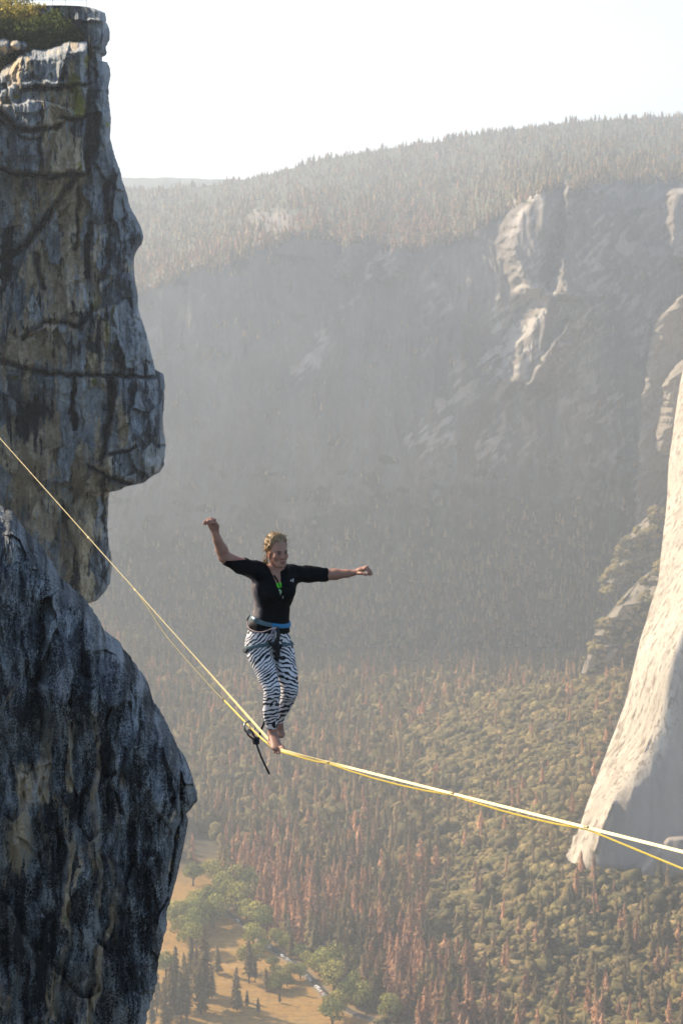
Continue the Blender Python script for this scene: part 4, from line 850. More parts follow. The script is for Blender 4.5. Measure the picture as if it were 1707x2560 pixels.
# ================================================================== SLACKLINE AND LEASH
YP = 14.6                                       # forward distance of the walker
def PZ(zx, zy, dy=0.0):
    """a point of the walker: pixel of the enlarged photograph crop, at YP + dy"""
    return ray(480 + np.asarray(zx, float) / 3.267, 1260 + np.asarray(zy, float) / 3.267, YP + np.asarray(dy, float))
def SP(sx, sy, Y): return ray(sx, sy, Y)
L0 = PZ(697, 2004, -0.10)
KL = 0.40                                       # plan direction of the line: it leaves the far cliff, passes the walker, comes towards us
def plan_Y(sx):
    """distance at which the vertical plane of the line is seen in column sx (rays are near enough flat)"""
    a = (sx - CX) / (F * cp)
    return (L0[0] + KL * L0[1]) / (a + KL)
def on_line(sx, sy):
    Y = plan_Y(sx)
    for _ in range(4):
        p = ray(sx, sy, Y); Y = Y + (L0[0] - KL * (Y - L0[1]) - p[0]) / (p[0] / Y + KL)
    return ray(sx, sy, Y)
def line_at(sx):
    """the point of the taut line seen in photograph column sx"""
    e = far if sx < 690 else near; a, b = 0.0, 1.3
    for _ in range(40):
        m = (a + b) / 2; x = pix(L0 + (e - L0) * m)[0]
        if (x > sx) == (sx < 690): a = m
        else: b = m
    return L0 + (e - L0) * a
def path_tube(pts, rad, n=8, res=8):
    """smooth tube through points"""
    pts = np.asarray(pts, float); rad = np.broadcast_to(rad, (len(pts),)).astype(float)
    d = np.concatenate([[0], np.cumsum(np.linalg.norm(np.diff(pts, axis=0), axis=1))]); out, rr = [], []
    for i in range(len(pts) - 1):
        p0, p1, p2, p3 = pts[max(i - 1, 0)], pts[i], pts[i + 1], pts[min(i + 2, len(pts) - 1)]
        for k in range(res + (i == len(pts) - 2)):
            t = k / res
            out.append(0.5 * (2 * p1 + (p2 - p0) * t + (2 * p0 - 5 * p1 + 4 * p2 - p3) * t * t + (3 * p1 - p0 - 3 * p2 + p3) * t**3)); rr.append(rad[i] + (rad[i + 1] - rad[i]) * t)
    return tube(out, rr, n)
def tob(name, VT, mat, parent=None): return mesh_np(name, VT[0], VT[1], [mat], parent=parent)
def ribbon(pts, width, roll, thick=0.003, res=10):
    """flat webbing along points, roll (radians) of its face about the line, rounded edges"""
    pts = np.asarray(pts, float); n = len(pts); s = np.linspace(0, n - 1, (n - 1) * res + 1)
    C = np.stack([np.interp(s, range(n), pts[:, k]) for k in range(3)], 1); ro = np.interp(s, range(n), roll)
    T = np.gradient(C, axis=0); T /= np.linalg.norm(T, axis=1)[:, None]
    side = np.cross([0, 0, 1.0], T); side /= np.linalg.norm(side, axis=1)[:, None]; up = np.cross(T, side)
    nrm = up * np.cos(ro)[:, None] + side * np.sin(ro)[:, None]; wid = np.cross(nrm, T)
    prof = [(-.5, -.3), (-.5, .3), (-.42, .5), (-.06, .5), (0, .36), (.06, .5), (.42, .5), (.5, .3), (.5, -.3), (.42, -.5), (0, -.5), (-.42, -.5), (-.5, -.3)]
    width = np.interp(s, np.linspace(0, n - 1, len(np.atleast_1d(width))), np.atleast_1d(width))[:, None]
    P = np.stack([C + wid * (a * width) + nrm * (b * thick) for a, b in prof], 1)
    return P.reshape(-1, 3), grid_faces(len(C), len(prof))
def web_mat(name, c, c2):
    t = NT(name); n = t.noise(t.coord("Object"), 40, 3); w = t.node("ShaderNodeTexWave", {"Vector": t.coord("Object"), "Scale": 60.0, "Distortion": 2.0}).outputs["Fac"]
    t.base(t.mix(t.fac(n, .3, .7), c, c2)); t.b.inputs["Roughness"].default_value = 0.45; t.b.inputs["Specular IOR Level"].default_value = 0.5
    t.bump(w, 0.3, 0.001); return t.m
MAIN_M = web_mat("cream_yellow_webbing", (0.62, 0.50, 0.23), (0.72, 0.62, 0.36)); BACK_M = web_mat("yellow_webbing", (0.46, 0.34, 0.05), (0.55, 0.43, 0.08))
TAPE_M = simple("pale_tape", (0.42, 0.36, 0.22), 0.6); CORD_M = simple("grey_cord", (0.17, 0.155, 0.10), 0.7)
far = on_line(0, 1095); near = on_line(1707, 2130)
fdir = (far - L0) / (far[1] - L0[1]); ndir = (near - L0) / (L0[1] - near[1])
FAR_A = L0 + fdir * (106.0 - L0[1]); NEAR_A = L0 + ndir * (L0[1] - 0.6)
side_deg = R(100)
left_pts = [L0 + fdir * (y - L0[1]) for y in (106, 60, 40, far[1], 18.5, 16.5)]
up_ = lambda p, h: p + np.array([0, 0, h])
lp = [up_(L0, 0.0), L0 + (near - L0) * 0.10]
right_pts = [L0 + (near - L0) * f for f in (0.14, 0.20, 0.26, 0.45, 0.75, 1.0)] + [NEAR_A]
main_pts = left_pts + lp + right_pts
main_roll = [R(-116)] * 4 + [R(-116), R(-116), R(-80), R(-120), R(-125), R(-110), R(-62), R(-50), R(-50), R(-50), R(-50)]
sl = mesh_np("slackline", *ribbon(main_pts, [.030] * 6 + [.026, .022] + [.0175] * 7, main_roll), [MAIN_M])
tag(sl, "cream-yellow slackline webbing the walker stands on, strung from cliff to cliff", "slackline")
def tape(sx, sy, parent, L=0.022, w=0.020):
    p = line_at(sx); d = (far - L0) if sx < 690 else (near - L0); d = d / np.linalg.norm(d)
    V, T = ribbon([p - d * L, p + d * L], w, [R(60), R(60)], 0.012, 3); mesh_np("tape_wrap", V, T, [TAPE_M], parent=parent)
for sx, sy in ((222, 1354), (338, 1485), (820, 1909), (1130, 1993), (1465, 2073)): tape(sx, sy, sl)
# the backup line taped under it: hangs in shallow loops
TP = [line_at(820), line_at(1130), line_at(1465)]
def loop(a, b, sag, n=6): return [a + (b - a) * t + np.array([0, 0, -sag * 4 * t * (1 - t)]) for t in np.linspace(0, 1, n)[:-1]]
end = NEAR_A + np.array([0, 0, -0.5])
bl = [up_(L0, -0.012)] + loop(up_(L0 + (TP[0] - L0) * .3, -0.014), up_(TP[0], -0.012), 0.004, 4) + loop(up_(TP[0], -.008), up_(TP[1], -.012), 0.022) + loop(up_(TP[1], -.008), up_(TP[2], -.012), 0.018) + loop(up_(TP[2], -.008), end, 0.09, 12) + [end]
bk = empty("backup_line", L0); bk_p = np.asarray(bl) - L0
mesh_np("near_webbing", *ribbon(bk_p, 0.0105, np.linspace(R(-100), R(-88), len(bl)), res=4), [BACK_M], parent=bk)
hang = [on_line(338, 1484), on_line(420, 1594), on_line(523, 1712), on_line(600, 1790)]
ringc = on_line(622, 1816)
hp = [up_(L0, -0.012), on_line(655, 1847), on_line(608, 1800), on_line(560, 1750)]
mesh_np("far_webbing", *ribbon(np.asarray(hp) - L0, 0.014, [R(-108)] * 4, res=5), [BACK_M], parent=bk)
V, T = path_tube(np.asarray([hp[-1], on_line(523, 1712), on_line(420, 1594), (on_line(372, 1530) + line_at(372)) / 2, up_(line_at(340), -.004)]) - L0, [.008, .0075, .007, .007, .006], 6); mesh_np("cord", V, T, [CORD_M], parent=bk)
V, T = path_tube([on_line(418, 1592) - L0, on_line(422, 1597) - L0], .007, 6, 3); mesh_np("tag", V, T, [TAPE_M], parent=bk)
tag(bk, "yellow backup line hanging just below the slackline in taped loops", "rope")
STEEL = simple("grey_anodised_metal", (0.20, 0.23, 0.22), 0.35, 0.8); REDM = simple("dark_red_metal", (0.085, 0.02, 0.02), 0.35, 0.6); ROPE = NT("black_rope")
ROPE.base(ROPE.ramp(ROPE.noise(ROPE.coord("Object"), 160, 2), [(0.4, (0.010, 0.012, 0.016)), (0.7, (0.035, 0.04, 0.05))])); ROPE = ROPE.m
def closed_loop(pts, rad, n=8): return path_tube(list(pts) + [pts[0]], rad, n, 6)
RY = float(ringc[1])
def rp(x3, y3, d=0.0): return ray(590 + x3 / 11.2, 1780 + y3 / 11.2, RY + d)      # pixel of the foot enlargement
ring = empty("leash_ring", rp(380, 415))
th = np.linspace(0, 2 * math.pi, 25)[:-1]
V, T = closed_loop([rp(378 + 148 * math.cos(a), 418 + 158 * math.sin(a), 0.045 * math.cos(a + .4)) - np.array(rp(380, 415)) for a in th], .0075); mesh_np("ring", V, T, [STEEL], parent=ring)
V, T = closed_loop([rp(392 + 138 * math.cos(a), 410 + 150 * math.sin(a), 0.045 * math.cos(a + .4) + .014) - np.array(rp(380, 415)) for a in th], .0045); mesh_np("ring", V, T, [STEEL], parent=ring)
tag(ring, "pair of grey metal rings riding around the line behind the walker's foot", "ring")
cb = empty("carabiner", rp(410, 620)); o_ = np.array(rp(410, 620))
V, T = closed_loop([rp(x, y, d) - o_ for x, y, d in [(318, 585, -.005), (350, 515, 0), (410, 510, .005), (462, 575, .008), (512, 668, .005), (520, 745, 0), (470, 745, -.004), (392, 690, -.008), (345, 640, -.008)]], .0072); mesh_np("body", V, T, [REDM], parent=cb)
V, T = path_tube([rp(462, 575, .0) - o_, rp(505, 660, .0) - o_], .0095); mesh_np("gate_sleeve", V, T, [REDM], parent=cb)
tag(cb, "dark red carabiner clipped through the leash rings", "carabiner")
lr = empty("leash_rope", rp(560, 810)); o_ = np.array(rp(560, 810))
pts = [PZ(690, 1075, -.16), PZ(694, 1130, -.15), PZ(700, 1200, -.11), PZ(702, 1290, -.04), PZ(692, 1370, .06), PZ(668, 1500, .13), PZ(628, 1640, .15)] + [rp(870, 60, -.04), rp(800, 270, -.06), rp(735, 430, -.03), rp(670, 620, 0), rp(640, 740, 0), rp(600, 800, 0)]
V, T = path_tube(np.asarray(pts) - o_, .0085); mesh_np("standing_rope", V, T, [ROPE], parent=lr)
V, T = path_tube(np.asarray([rp(575, 860, 0), rp(590, 930, 0), rp(640, 1080, -.004), rp(720, 1290, -.008), rp(820, 1500, -.01), rp(905, 1670, -.01), rp(942, 1740, -.01)]) - o_, .0082); mesh_np("rope_tail", V, T, [ROPE], parent=lr)
kn = [join([closed_loop([rp(555 + 62 * math.cos(a) * c1 + 30 * math.sin(a), 812 + 70 * math.sin(a), .014 * math.sin(a * 2 + p)) - o_ for a in np.linspace(0, 6.283, 11)[:-1]], .0115) for c1, p in ((1, 0), (.55, 1.4), (.2, 2.4))] + [path_tube([rp(500, 745, 0) - o_, rp(560, 720, -.012) - o_, rp(620, 790, -.014) - o_, rp(580, 880, -.01) - o_, rp(490, 860, 0) - o_], .010)])]
mesh_np("knot", *kn[0], [ROPE], parent=lr)
tag(lr, "black leash rope from the walker's harness, knotted at the carabiner with a hanging tail", "rope")
# ---------------- cliff-top railing
rl = empty("railing", SP(164, 14, 155))
STL = simple("galvanised_steel", (0.30, 0.31, 0.32), 0.5, 0.6); o_ = np.array(SP(164, 14, 155))
for sx in (82, 133, 164, 217): 
    V, T = path_tube([SP(sx, 17, 155 + (sx - 164) * .006) - o_, SP(sx, -22, 155 + (sx - 164) * .006) - o_], .022, 6, 2); mesh_np("post", V, T, [STL], parent=rl)
for y in (2, -21):
    V, T = path_tube([SP(sx, y - (1.5 if sx > 100 else 1), 155 + (sx - 164) * .006) - o_ for sx in (60, 133, 217)], .018, 6, 4); mesh_np("rail", V, T, [STL], parent=rl)
tag(rl, "thin metal railing on top of the cliff pillar at the upper left", "railing")
# ================================================================== THE WALKER
class SDF:
    """sparse signed-distance canvas on a grid; smooth unions; surface-net meshing"""
    def __init__(s, lo, hi, h):
        s.lo = np.asarray(lo, float); s.h = h; s.n = np.ceil((np.asarray(hi) - s.lo) / h).astype(int) + 1
        s.d = np.full(s.n, 0.2, np.float32)
    def box(s, lo, hi):
        a = np.clip(np.floor((np.asarray(lo) - s.lo) / s.h).astype(int), 0, s.n - 1); b = np.clip(np.ceil((np.asarray(hi) - s.lo) / s.h).astype(int) + 1, 1, s.n)
        sl_ = tuple(slice(i, j) for i, j in zip(a, b))
        ax = [s.lo[k] + s.h * np.arange(a[k], b[k]) for k in range(3)]
        return sl_, np.stack(np.meshgrid(*ax, indexing='ij'), -1)
    def add(s, f, lo, hi, k=0.02, sub=False):
        m = 0.05 + k; sl_, P = s.box(np.asarray(lo) - m, np.asarray(hi) + m)
        if P.size == 0: return
        d = f(P); o = s.d[sl_]
        if sub:
            d = -d; h = np.clip(0.5 - 0.5 * (o - d) / k, 0, 1); s.d[sl_] = (o + (d - o) * h + k * h * (1 - h)).astype(np.float32)
        else:
            h = np.clip(0.5 + 0.5 * (o - d) / k, 0, 1); s.d[sl_] = (o + (d - o) * h - k * h * (1 - h)).astype(np.float32)
    def cap(s, a, b, ra, rb, k=0.02, u=None, flat=1.0, sub=False):
        a, b = np.asarray(a, float), np.asarray(b, float); ab = b - a; L2 = ab @ ab + 1e-12; uu = None
        if u is not None:
            ax = ab / math.sqrt(L2); uu = np.asarray(u, float); uu = uu - ax * (uu @ ax); uu /= np.linalg.norm(uu); vv = np.cross(ax, uu)
        def f(P):
            t = np.clip(((P - a) @ ab) / L2, 0, 1); q = P - a - t[..., None] * ab; r = ra + (rb - ra) * t
            if uu is None: return np.linalg.norm(q, axis=-1) - r
            qv = q @ vv; l = np.sqrt(np.maximum((q * q).sum(-1) + qv * qv * (1 / flat**2 - 1), 0)); return (l - r) * (0.5 + 0.5 * flat)
        r = max(ra, rb); s.add(f, np.minimum(a, b) - r, np.maximum(a, b) + r, k, sub)
    def ell(s, c, rad, axes=None, k=0.02, sub=False):
        c = np.asarray(c, float); rad = np.asarray(rad, float) * (HS if axes is HA else 1.0); A = np.eye(3) if axes is None else np.asarray(axes, float)
        def f(P):
            q = (P - c) @ A.T; k0 = np.linalg.norm(q / rad, axis=-1); k1 = np.linalg.norm(q / rad**2, axis=-1) + 1e-9; return k0 * (k0 - 1) / k1
        r = rad.max(); s.add(f, c - r, c + r, k, sub)
    def mesh(s):
        d = s.d; n = np.array(d.shape); ins = d < 0
        cs = np.zeros(n - 1, np.int8)
        for i in (0, 1):
            for j in (0, 1):
                for k in (0, 1): cs += ins[i:n[0] - 1 + i, j:n[1] - 1 + j, k:n[2] - 1 + k]
        act = (cs > 0) & (cs < 8); idx = np.argwhere(act); vid = np.full(act.shape, -1, np.int32); vid[act] = np.arange(len(idx))
        acc = np.zeros((len(idx), 3)); cnt = np.zeros(len(idx)); cor = [(i, j, k) for i in (0, 1) for j in (0, 1) for k in (0, 1)]
        val = {c: d[idx[:, 0] + c[0], idx[:, 1] + c[1], idx[:, 2] + c[2]].astype(float) for c in cor}
        for c in cor:
            for ax in range(3):
                if c[ax] == 0:
                    e = list(c); e[ax] = 1; a, b = val[c], val[tuple(e)]; m = (a < 0) != (b < 0)
                    t = np.where(m, a / np.where(m, a - b, 1), 0); p = np.tile(np.array(c, float), (len(idx), 1)); p[:, ax] = t
                    acc[m] += p[m]; cnt[m] += 1
        V = s.lo + s.h * (idx + acc / cnt[:, None]); Q = []
        for ax in range(3):
            b_, c_ = (ax + 1) % 3, (ax + 2) % 3
            sl0 = [slice(1, -1)] * 3; sl0[ax] = slice(0, -1); sl1 = list(sl0); sl1[ax] = slice(1, None)
            A = ins[tuple(sl0)]; B = ins[tuple(sl1)]
            for flip, mm in ((False, A & ~B), (True, ~A & B)):
                e = np.argwhere(mm); off = np.array(sl0[0].start or 0), np.array(sl0[1].start or 0), np.array(sl0[2].start or 0)
                e = e + np.array([int(o) for o in off])
                if not len(e): continue
                def g(db, dc):
                    q = e.copy(); q[:, b_] -= db; q[:, c_] -= dc; return vid[q[:, 0], q[:, 1], q[:, 2]]
                quad = np.stack([g(0, 0), g(1, 0), g(1, 1), g(0, 1)], 1); Q.append(quad[:, ::-1] if not flip else quad)
        Q = np.concatenate(Q); Q = Q[(Q >= 0).all(1)]
        return V, Q[:, ::-1]
    def smooth_mesh(s, it=1):
        V, Q = s.mesh()
        for _ in range(it):
            A = np.zeros_like(V); c = np.zeros(len(V))
            for i in range(4):
                for j in (1, 3): np.add.at(A, Q[:, i], V[Q[:, (i + j) % 4]]); np.add.at(c, Q[:, i], 1)
            V = 0.5 * V + 0.5 * A / np.maximum(c, 1)[:, None]
        return V, Q
def plane_cut(s, p, n, lo=None, hi=None, r=0.3):
    """remove everything on the +n side near p"""
    p = np.asarray(p, float); n = np.asarray(n, float); n = n / np.linalg.norm(n)
    sl_, P = s.box(p - r if lo is None else lo, p + r if hi is None else hi); s.d[sl_] = np.maximum(s.d[sl_], ((P - p) @ n).astype(np.float32))
U = np.array([0, 0, 1.0])
def frame(deg, pitch=0.0):
    a = R(deg); f = np.array([math.sin(a), -math.cos(a), 0]); l = np.array([math.cos(a), math.sin(a), 0]); f = f * math.cos(R(pitch)) - U * math.sin(R(pitch)); return f, l, np.cross(f, l) * -1 if np.cross(f, l)[2] < 0 else np.cross(f, l)
BF, BL, _ = frame(30); BA = np.array([BL, BF, U])
HS = 0.93
HF, HL, HU = frame(27, -1); HA = np.array([HL, HF, HU])
HC = PZ(700, 362, -0.05)
def H(l, f, u): return HC + (HL * l + HF * f + HU * u) * HS
lo = PZ(60, 2080, 0) - [0, .50, 0.05]; hi = PZ(1500, 90, 0) + [0, .50, 0.03]
J = dict(rs=PZ(527, 548, -.085), re=PZ(265, 432, -.15), rw=PZ(193, 240, -.22), ls=PZ(812, 572, .075), le=PZ(1088, 578, .14), lw=PZ(1325, 561, .12),
         pel=PZ(628, 1075, 0), waist=PZ(650, 900, 0.0), chest=PZ(670, 672, -.005), neck=PZ(690, 545, -.01),
         rh=PZ(556, 1125, -.045), rk=PZ(654, 1535, -.14), ra=PZ(660, 1868, .01), lh=PZ(742, 1125, .05), lk=PZ(795, 1508, -.02), la=PZ(713, 1800, .22))
def torso(s, e=0.0, k=0.035):
    s.ell(J['chest'], (.172 + e, .106 + e, .17 + e), BA, k); s.ell(PZ(666, 760, -.005), (.134 + e, .100 + e, .13 + e), BA, k)
    s.cap(PZ(652, 840, 0), PZ(632, 960, 0), .120 + e, .138 + e, k, BL, .80)
    s.ell(PZ(620, 1075, 0), (.160 + e, .122 + e, .125 + e), BA, k)
    for sd in (-1, 1): s.ell(J['chest'] + BL * sd * .068 + BF * .088 - U * .03, (.056 + e, .042 + e, .054 + e), BA, .03)
    s.cap(J['rs'], J['chest'] + U * .085 - BL * .03, .055 + e, .06 + e, .04); s.cap(J['ls'], J['chest'] + U * .085 + BL * .03, .055 + e, .06 + e, .04)
def leg_r(s, e=0.0, k=0.03):
    P = [(545, 1150, -.02, .098), (558, 1230, -.045, .090), (616, 1400, -.105, .069), (652, 1500, -.135, .057), (656, 1545, -.135, .0555), (650, 1600, -.105, .0545), (646, 1680, -.06, .056), (646, 1740, -.03, .050), (655, 1820, .0, .036), (660, 1865, .01, .031)]
    for a, b in zip(P[:-1], P[1:]): s.cap(PZ(*a[:3]), PZ(*b[:3]), a[3] + e, b[3] + e, k if a[1] < 1200 else .009)
def leg_l(s, e=0.0, k=0.03):
    P = [(722, 1150, .04, .084), (744, 1230, .03, .080), (780, 1400, -.01, .070), (798, 1490, -.02, .060), (797, 1530, -.01, .056), (777, 1595, .06, .053), (748, 1650, .11, .049), (720, 1700, .155, .044), (707, 1750, .19, .036), (706, 1790, .22, .030), (712, 1815, .23, .028)]
    for a, b in zip(P[:-1], P[1:]): s.cap(PZ(*a[:3]), PZ(*b[:3]), a[3] + e, b[3] + e, k if a[1] < 1200 else .009)
def arm_r(s, e=0.0, upper=True, fore=True):
    m = PZ(400, 500, -.12)
    if upper: s.cap(J['rs'], m, .060 + e, .053 + e, .03); s.cap(m, J['re'], .053 + e, .044 + e, .02)
    if fore: s.cap(J['re'], PZ(244, 372, -.17), .041 + e, .0435 + e, .02); s.cap(PZ(244, 372, -.17), PZ(208, 290, -.205), .0425, .032, .015); s.cap(PZ(208, 290, -.205), J['rw'], .031, .0255, .012)
def arm_l(s, e=0.0, upper=True, fore=True):
    m = PZ(950, 572, .11)
    if upper: s.cap(J['ls'], m, .058 + e, .053 + e, .03); s.cap(m, J['le'], .053 + e, .044 + e, .02)
    if fore: s.cap(J['le'], PZ(1170, 574, .14), .042 + e, .042 + e, .02); s.cap(PZ(1170, 574, .14), PZ(1270, 567, .13), .041, .030, .015); s.cap(PZ(1270, 567, .13), J['lw'], .030, .0225, .012)
# ---------------- body
def fingers(s, chains, k=0.004):
    for pts, rs in chains:
        for a, b, ra, rb in zip(pts[:-1], pts[1:], rs[:-1], rs[1:]): s.cap(PZ(*a), PZ(*b), ra, rb, k)
body = SDF(lo, hi, 0.0042)
torso(body); arm_r(body); arm_l(body); leg_r(body); leg_l(body)
body.cap(J['neck'] - U * .02, H(0, -.018, -.07), .056, .047, .03)
body.cap(J['neck'] - U * .03 - BL * .02, J['rs'] + U * .02, .045, .03, .03); body.cap(J['neck'] - U * .03 + BL * .02, J['ls'] + U * .02, .045, .03, .03)
for sd in (-1, 1):
    body.cap(H(sd * .045, -.02, -.09), J['neck'] + BF * .055 - U * .035 + BL * sd * .018, .014, .011, .014)
    body.cap(J['neck'] + BF * .062 - U * .045 + BL * sd * .02, (J['ls'] if sd > 0 else J['rs']) + BF * .03 - U * .005, .010, .010, .02)
# head
body.ell(H(0, -.012, .012), (.073, .092, .094), HA, .02); body.ell(H(0, .032, -.052), (.059, .060, .078), HA, .03)
body.ell(H(0, .064, -.122), (.026, .024, .022), HA, .03)
for sd in (-1, 1):
    body.cap(H(sd * .054, .0, -.07), H(sd * .02, .066, -.125), .017, .015, .025)
    body.ell(H(sd * .042, .058, -.058), (.020, .016, .018), HA, .02)
    body.ell(H(sd * .0305, .094, -.028), (.0165, .013, .0095), HA, .008, sub=True); body.ell(H(sd * .0305, .0755, -.030), (.0135, .0125, .0115), HA, .004)
    body.cap(H(sd * .013, .090, -.010), H(sd * .046, .078, -.012), .006, .005, .010)
    body.ell(H(sd * .0735, -.004, -.048), (.009, .020, .031), HA, .006); body.ell(H(sd * .083, .002, -.046), (.006, .010, .018), HA, .004, sub=True)
    body.ell(H(sd * .0125, .096, -.066), (.008, .009, .007), HA, .006)
body.cap(H(0, .088, -.018), H(0, .108, -.062), .0085, .0115, .010)
body.cap(H(-.019, .086, -.0955), H(.019, .086, -.0955), .0062, .0062, .005); body.cap(H(-.017, .086, -.1085), H(.017, .086, -.1085), .0068, .0068, .005)
body.ell(H(0, .097, -.102), (.016, .008, .0022), HA, .002, sub=True); body.ell(H(0, .089, -.117), (.014, .006, .003), HA, .006, sub=True)
# right hand (raised, loosely curled) and left hand (drooping)
body.cap(J['rw'], PZ(176, 178, -.235), .024, .034, .014, (1, 0, .25), .62); body.cap(PZ(176, 178, -.235), PZ(160, 150, -.24), .034, .031, .014, (1, 0, .2), .55)
fingers(body, [([(140, 168, -.235), (118, 140, -.25), (97, 160, -.262), (112, 168, -.268)], (.0095, .009, .008, .007)), ([(152, 150, -.24), (136, 122, -.255), (104, 146, -.272), (118, 160, -.276)], (.0105, .010, .0085, .0075)),
                ([(168, 143, -.24), (160, 120, -.256), (130, 142, -.278), (142, 160, -.28)], (.0108, .010, .009, .008)), ([(184, 148, -.238), (186, 126, -.252), (158, 136, -.276), (160, 156, -.28)], (.0105, .010, .009, .008)),
                ([(206, 212, -.232), (211, 180, -.255), (194, 155, -.272), (176, 150, -.282)], (.014, .012, .0105, .009))])
body.cap(J['lw'], PZ(1368, 543, .125), .0225, .031, .012, (.2, 1, 0), .72); body.cap(PZ(1368, 543, .125), PZ(1414, 525, .12), .031, .030, .012, (.1, 1, 0), .6)
fingers(body, [([(1414, 516, .155), (1448, 536, .16), (1464, 560, .16), (1467, 577, .155)], (.0098, .009, .0082, .0075)), ([(1420, 518, .132), (1450, 540, .134), (1456, 566, .13), (1451, 580, .122)], (.0105, .0098, .0088, .008)),
                ([(1418, 522, .108), (1446, 540, .104), (1450, 562, .098), (1444, 578, .092)], (.0105, .0098, .0088, .008)), ([(1410, 526, .088), (1436, 545, .08), (1436, 566, .074), (1424, 576, .07)], (.0105, .0098, .0088, .008)),
                ([(1352, 566, .10), (1384, 566, .072), (1408, 572, .06), (1419, 582, .055)], (.0135, .0115, .010, .0088))])
# feet
fd = PZ(735, 2010, -.17) - PZ(655, 1935, .06); fd /= np.linalg.norm(fd); fs = np.cross(fd, U); fs /= np.linalg.norm(fs)
body.cap(J['ra'], PZ(655, 1925, .045), .031, .030, .015); body.ell(PZ(652, 1942, .06), (.030, .034, .028), None, .012)
body.cap(PZ(662, 1885, .0), PZ(690, 1975, -.10), .036, .040, .022, fs, .62); body.cap(PZ(655, 1945, .04), PZ(695, 1990, -.11), .028, .043, .022, fs, .5)
for zx, zy, dy, r, bx in [(674, 2034, -.125, .0088, 672), (693, 2041, -.150, .0092, 688), (710, 2038, -.165, .0095, 704), (734, 2024, -.175, .0102, 720), (757, 2022, -.185, .0135, 738)]:
    body.cap(PZ(bx, zy - 38, dy + .035), PZ(zx, zy - 4, dy), r * 1.05, r, .005)
body.cap(J['la'], PZ(716, 1850, .235), .030, .031, .012); body.cap(PZ(716, 1850, .235), PZ(724, 1880, .21), .031, .035, .015, (1, .3, 0), .6)
for k in range(5): body.cap(PZ(704 + 8.5 * k, 1878, .20), PZ(703 + 9.2 * k, 1896 + (2, 4, 4, 3, 2)[k], .185), .0095, .0085 + .0006 * k, .004)
Vb, Qb = body.smooth_mesh(1)
q = (Vb - HC) @ HA.T / HS; hl, hf, hu = q[:, 0], q[:, 1], q[:, 2]
skin = np.tile(np.array([0.33, 0.175, 0.125]), (len(Vb), 1)); skin *= (1 + 0.10 * fbm(Vb[:, 0] * 14, Vb[:, 1] * 14, Vb[:, 2] * 14, 3))[:, None]
def paint(m, c): 
    global skin
    m = np.clip(m, 0, 1)[:, None]; skin = skin * (1 - m) + np.asarray(c) * m
onface = (hf > .045) & (np.abs(hl) < .075) & (hu > -.15)
def pe(l, u, rl, ru, c, soft=.35, k=1.0, sym=True):
    for sd in ((-1, 1) if sym else (1,)): paint(onface * k * sstep(1 + soft, 1 - soft, np.sqrt(((hl - sd * l) / rl)**2 + ((hu - u) / ru)**2)), c)
pe(.042, -.062, .022, .022, (.32, .13, .09), .6, .5)
pe(.031, -.030, .0205, .0125, (.20, .10, .075), .5, .7); pe(.0305, -.030, .0135, .0052, (.24, .21, .20), .3); pe(.0305, -.030, .0060, .0062, (.025, .018, .015), .3)
pe(.0305, -.0235, .0165, .0028, (.05, .03, .025), .5, .9)
pe(.033, -.0095, .0195, .0042, (.075, .045, .03), .5, .95)
pe(0, -.0955, .0215, .0048, (.25, .075, .06), .4, .9, False); pe(0, -.109, .019, .0058, (.27, .085, .07), .4, .9, False); pe(0, -.102, .017, .0022, (.07, .02, .02), .5, .95, False)
pe(.008, -.071, .0045, .0032, (.08, .03, .025), .5, .9)
paint((np.abs(hl) > .066) * (hu < -.01) * (hu > -.09) * (np.abs(hf + .004) < .03) * 0.6, (.45, .13, .09))
zr = (Vb[:, 2] - PZ(700, 1850)[2]) < 0; paint(zr * 0.35, (.19, .135, .125))
def skin_mat():
    t = NT("skin"); t.base(t.attr("col")); t.b.inputs["Roughness"].default_value = 0.55; t.b.inputs["Specular IOR Level"].default_value = 0.35
    t.b.inputs["Subsurface Weight"].default_value = 0.12; t.b.inputs["Subsurface Radius"].default_value = (0.012, 0.005, 0.003); t.b.inputs["Subsurface Scale"].default_value = 1.0
    return t.m
foot0 = np.array(L0)
person = empty("person", foot0)
def put(name, V, Q, mat, cols=None, parent=None): return mesh_np(name, np.asarray(V) - foot0, Q, [mat], cols, parent=parent or person)
put("body", Vb, Qb, skin_mat(), skin)
tag(person, "barefoot woman balancing with arms spread, black half-zip top and zebra-striped leggings, climbing harness", "person")
# ---------------- leggings
leg = SDF(PZ(400, 1900, 0) - [0, .4, 0], PZ(900, 980, 0) + [0, .5, 0], 0.0042)
leg.ell(PZ(620, 1075, 0), (.165, .127, .13), BA, .03); leg_r(leg, .006); leg_l(leg, .006)
leg.ell(PZ(590, 1170, .05), (.085, .10, .10), None, .03); leg.ell(PZ(690, 1180, .09), (.085, .09, .10), None, .04)
plane_cut(leg, PZ(652, 1822, 0), (PZ(661, 1868, .01) - PZ(648, 1760, -.02)), PZ(560, 1960, 0) - [0, .2, 0], PZ(712, 1760, 0) + [0, .13, 0])
plane_cut(leg, PZ(718, 1768, .20), (PZ(712, 1815, .23) - PZ(735, 1720, .17)), PZ(690, 1960, .1) - [0.04, .0, 0], PZ(800, 1700, .2) + [.1, .25, 0])
plane_cut(leg, PZ(640, 1000, 0), U, PZ(400, 1010, 0) - [0.1, .4, .02], PZ(900, 900, 0) + [.1, .5, .1])
Vl, Ql = leg.smooth_mesh(1)
zx_, zy_ = pix(Vl)[:2]; zx_ = (zx_ - 480) * 3.267; zy_ = (zy_ - 1260) * 3.267
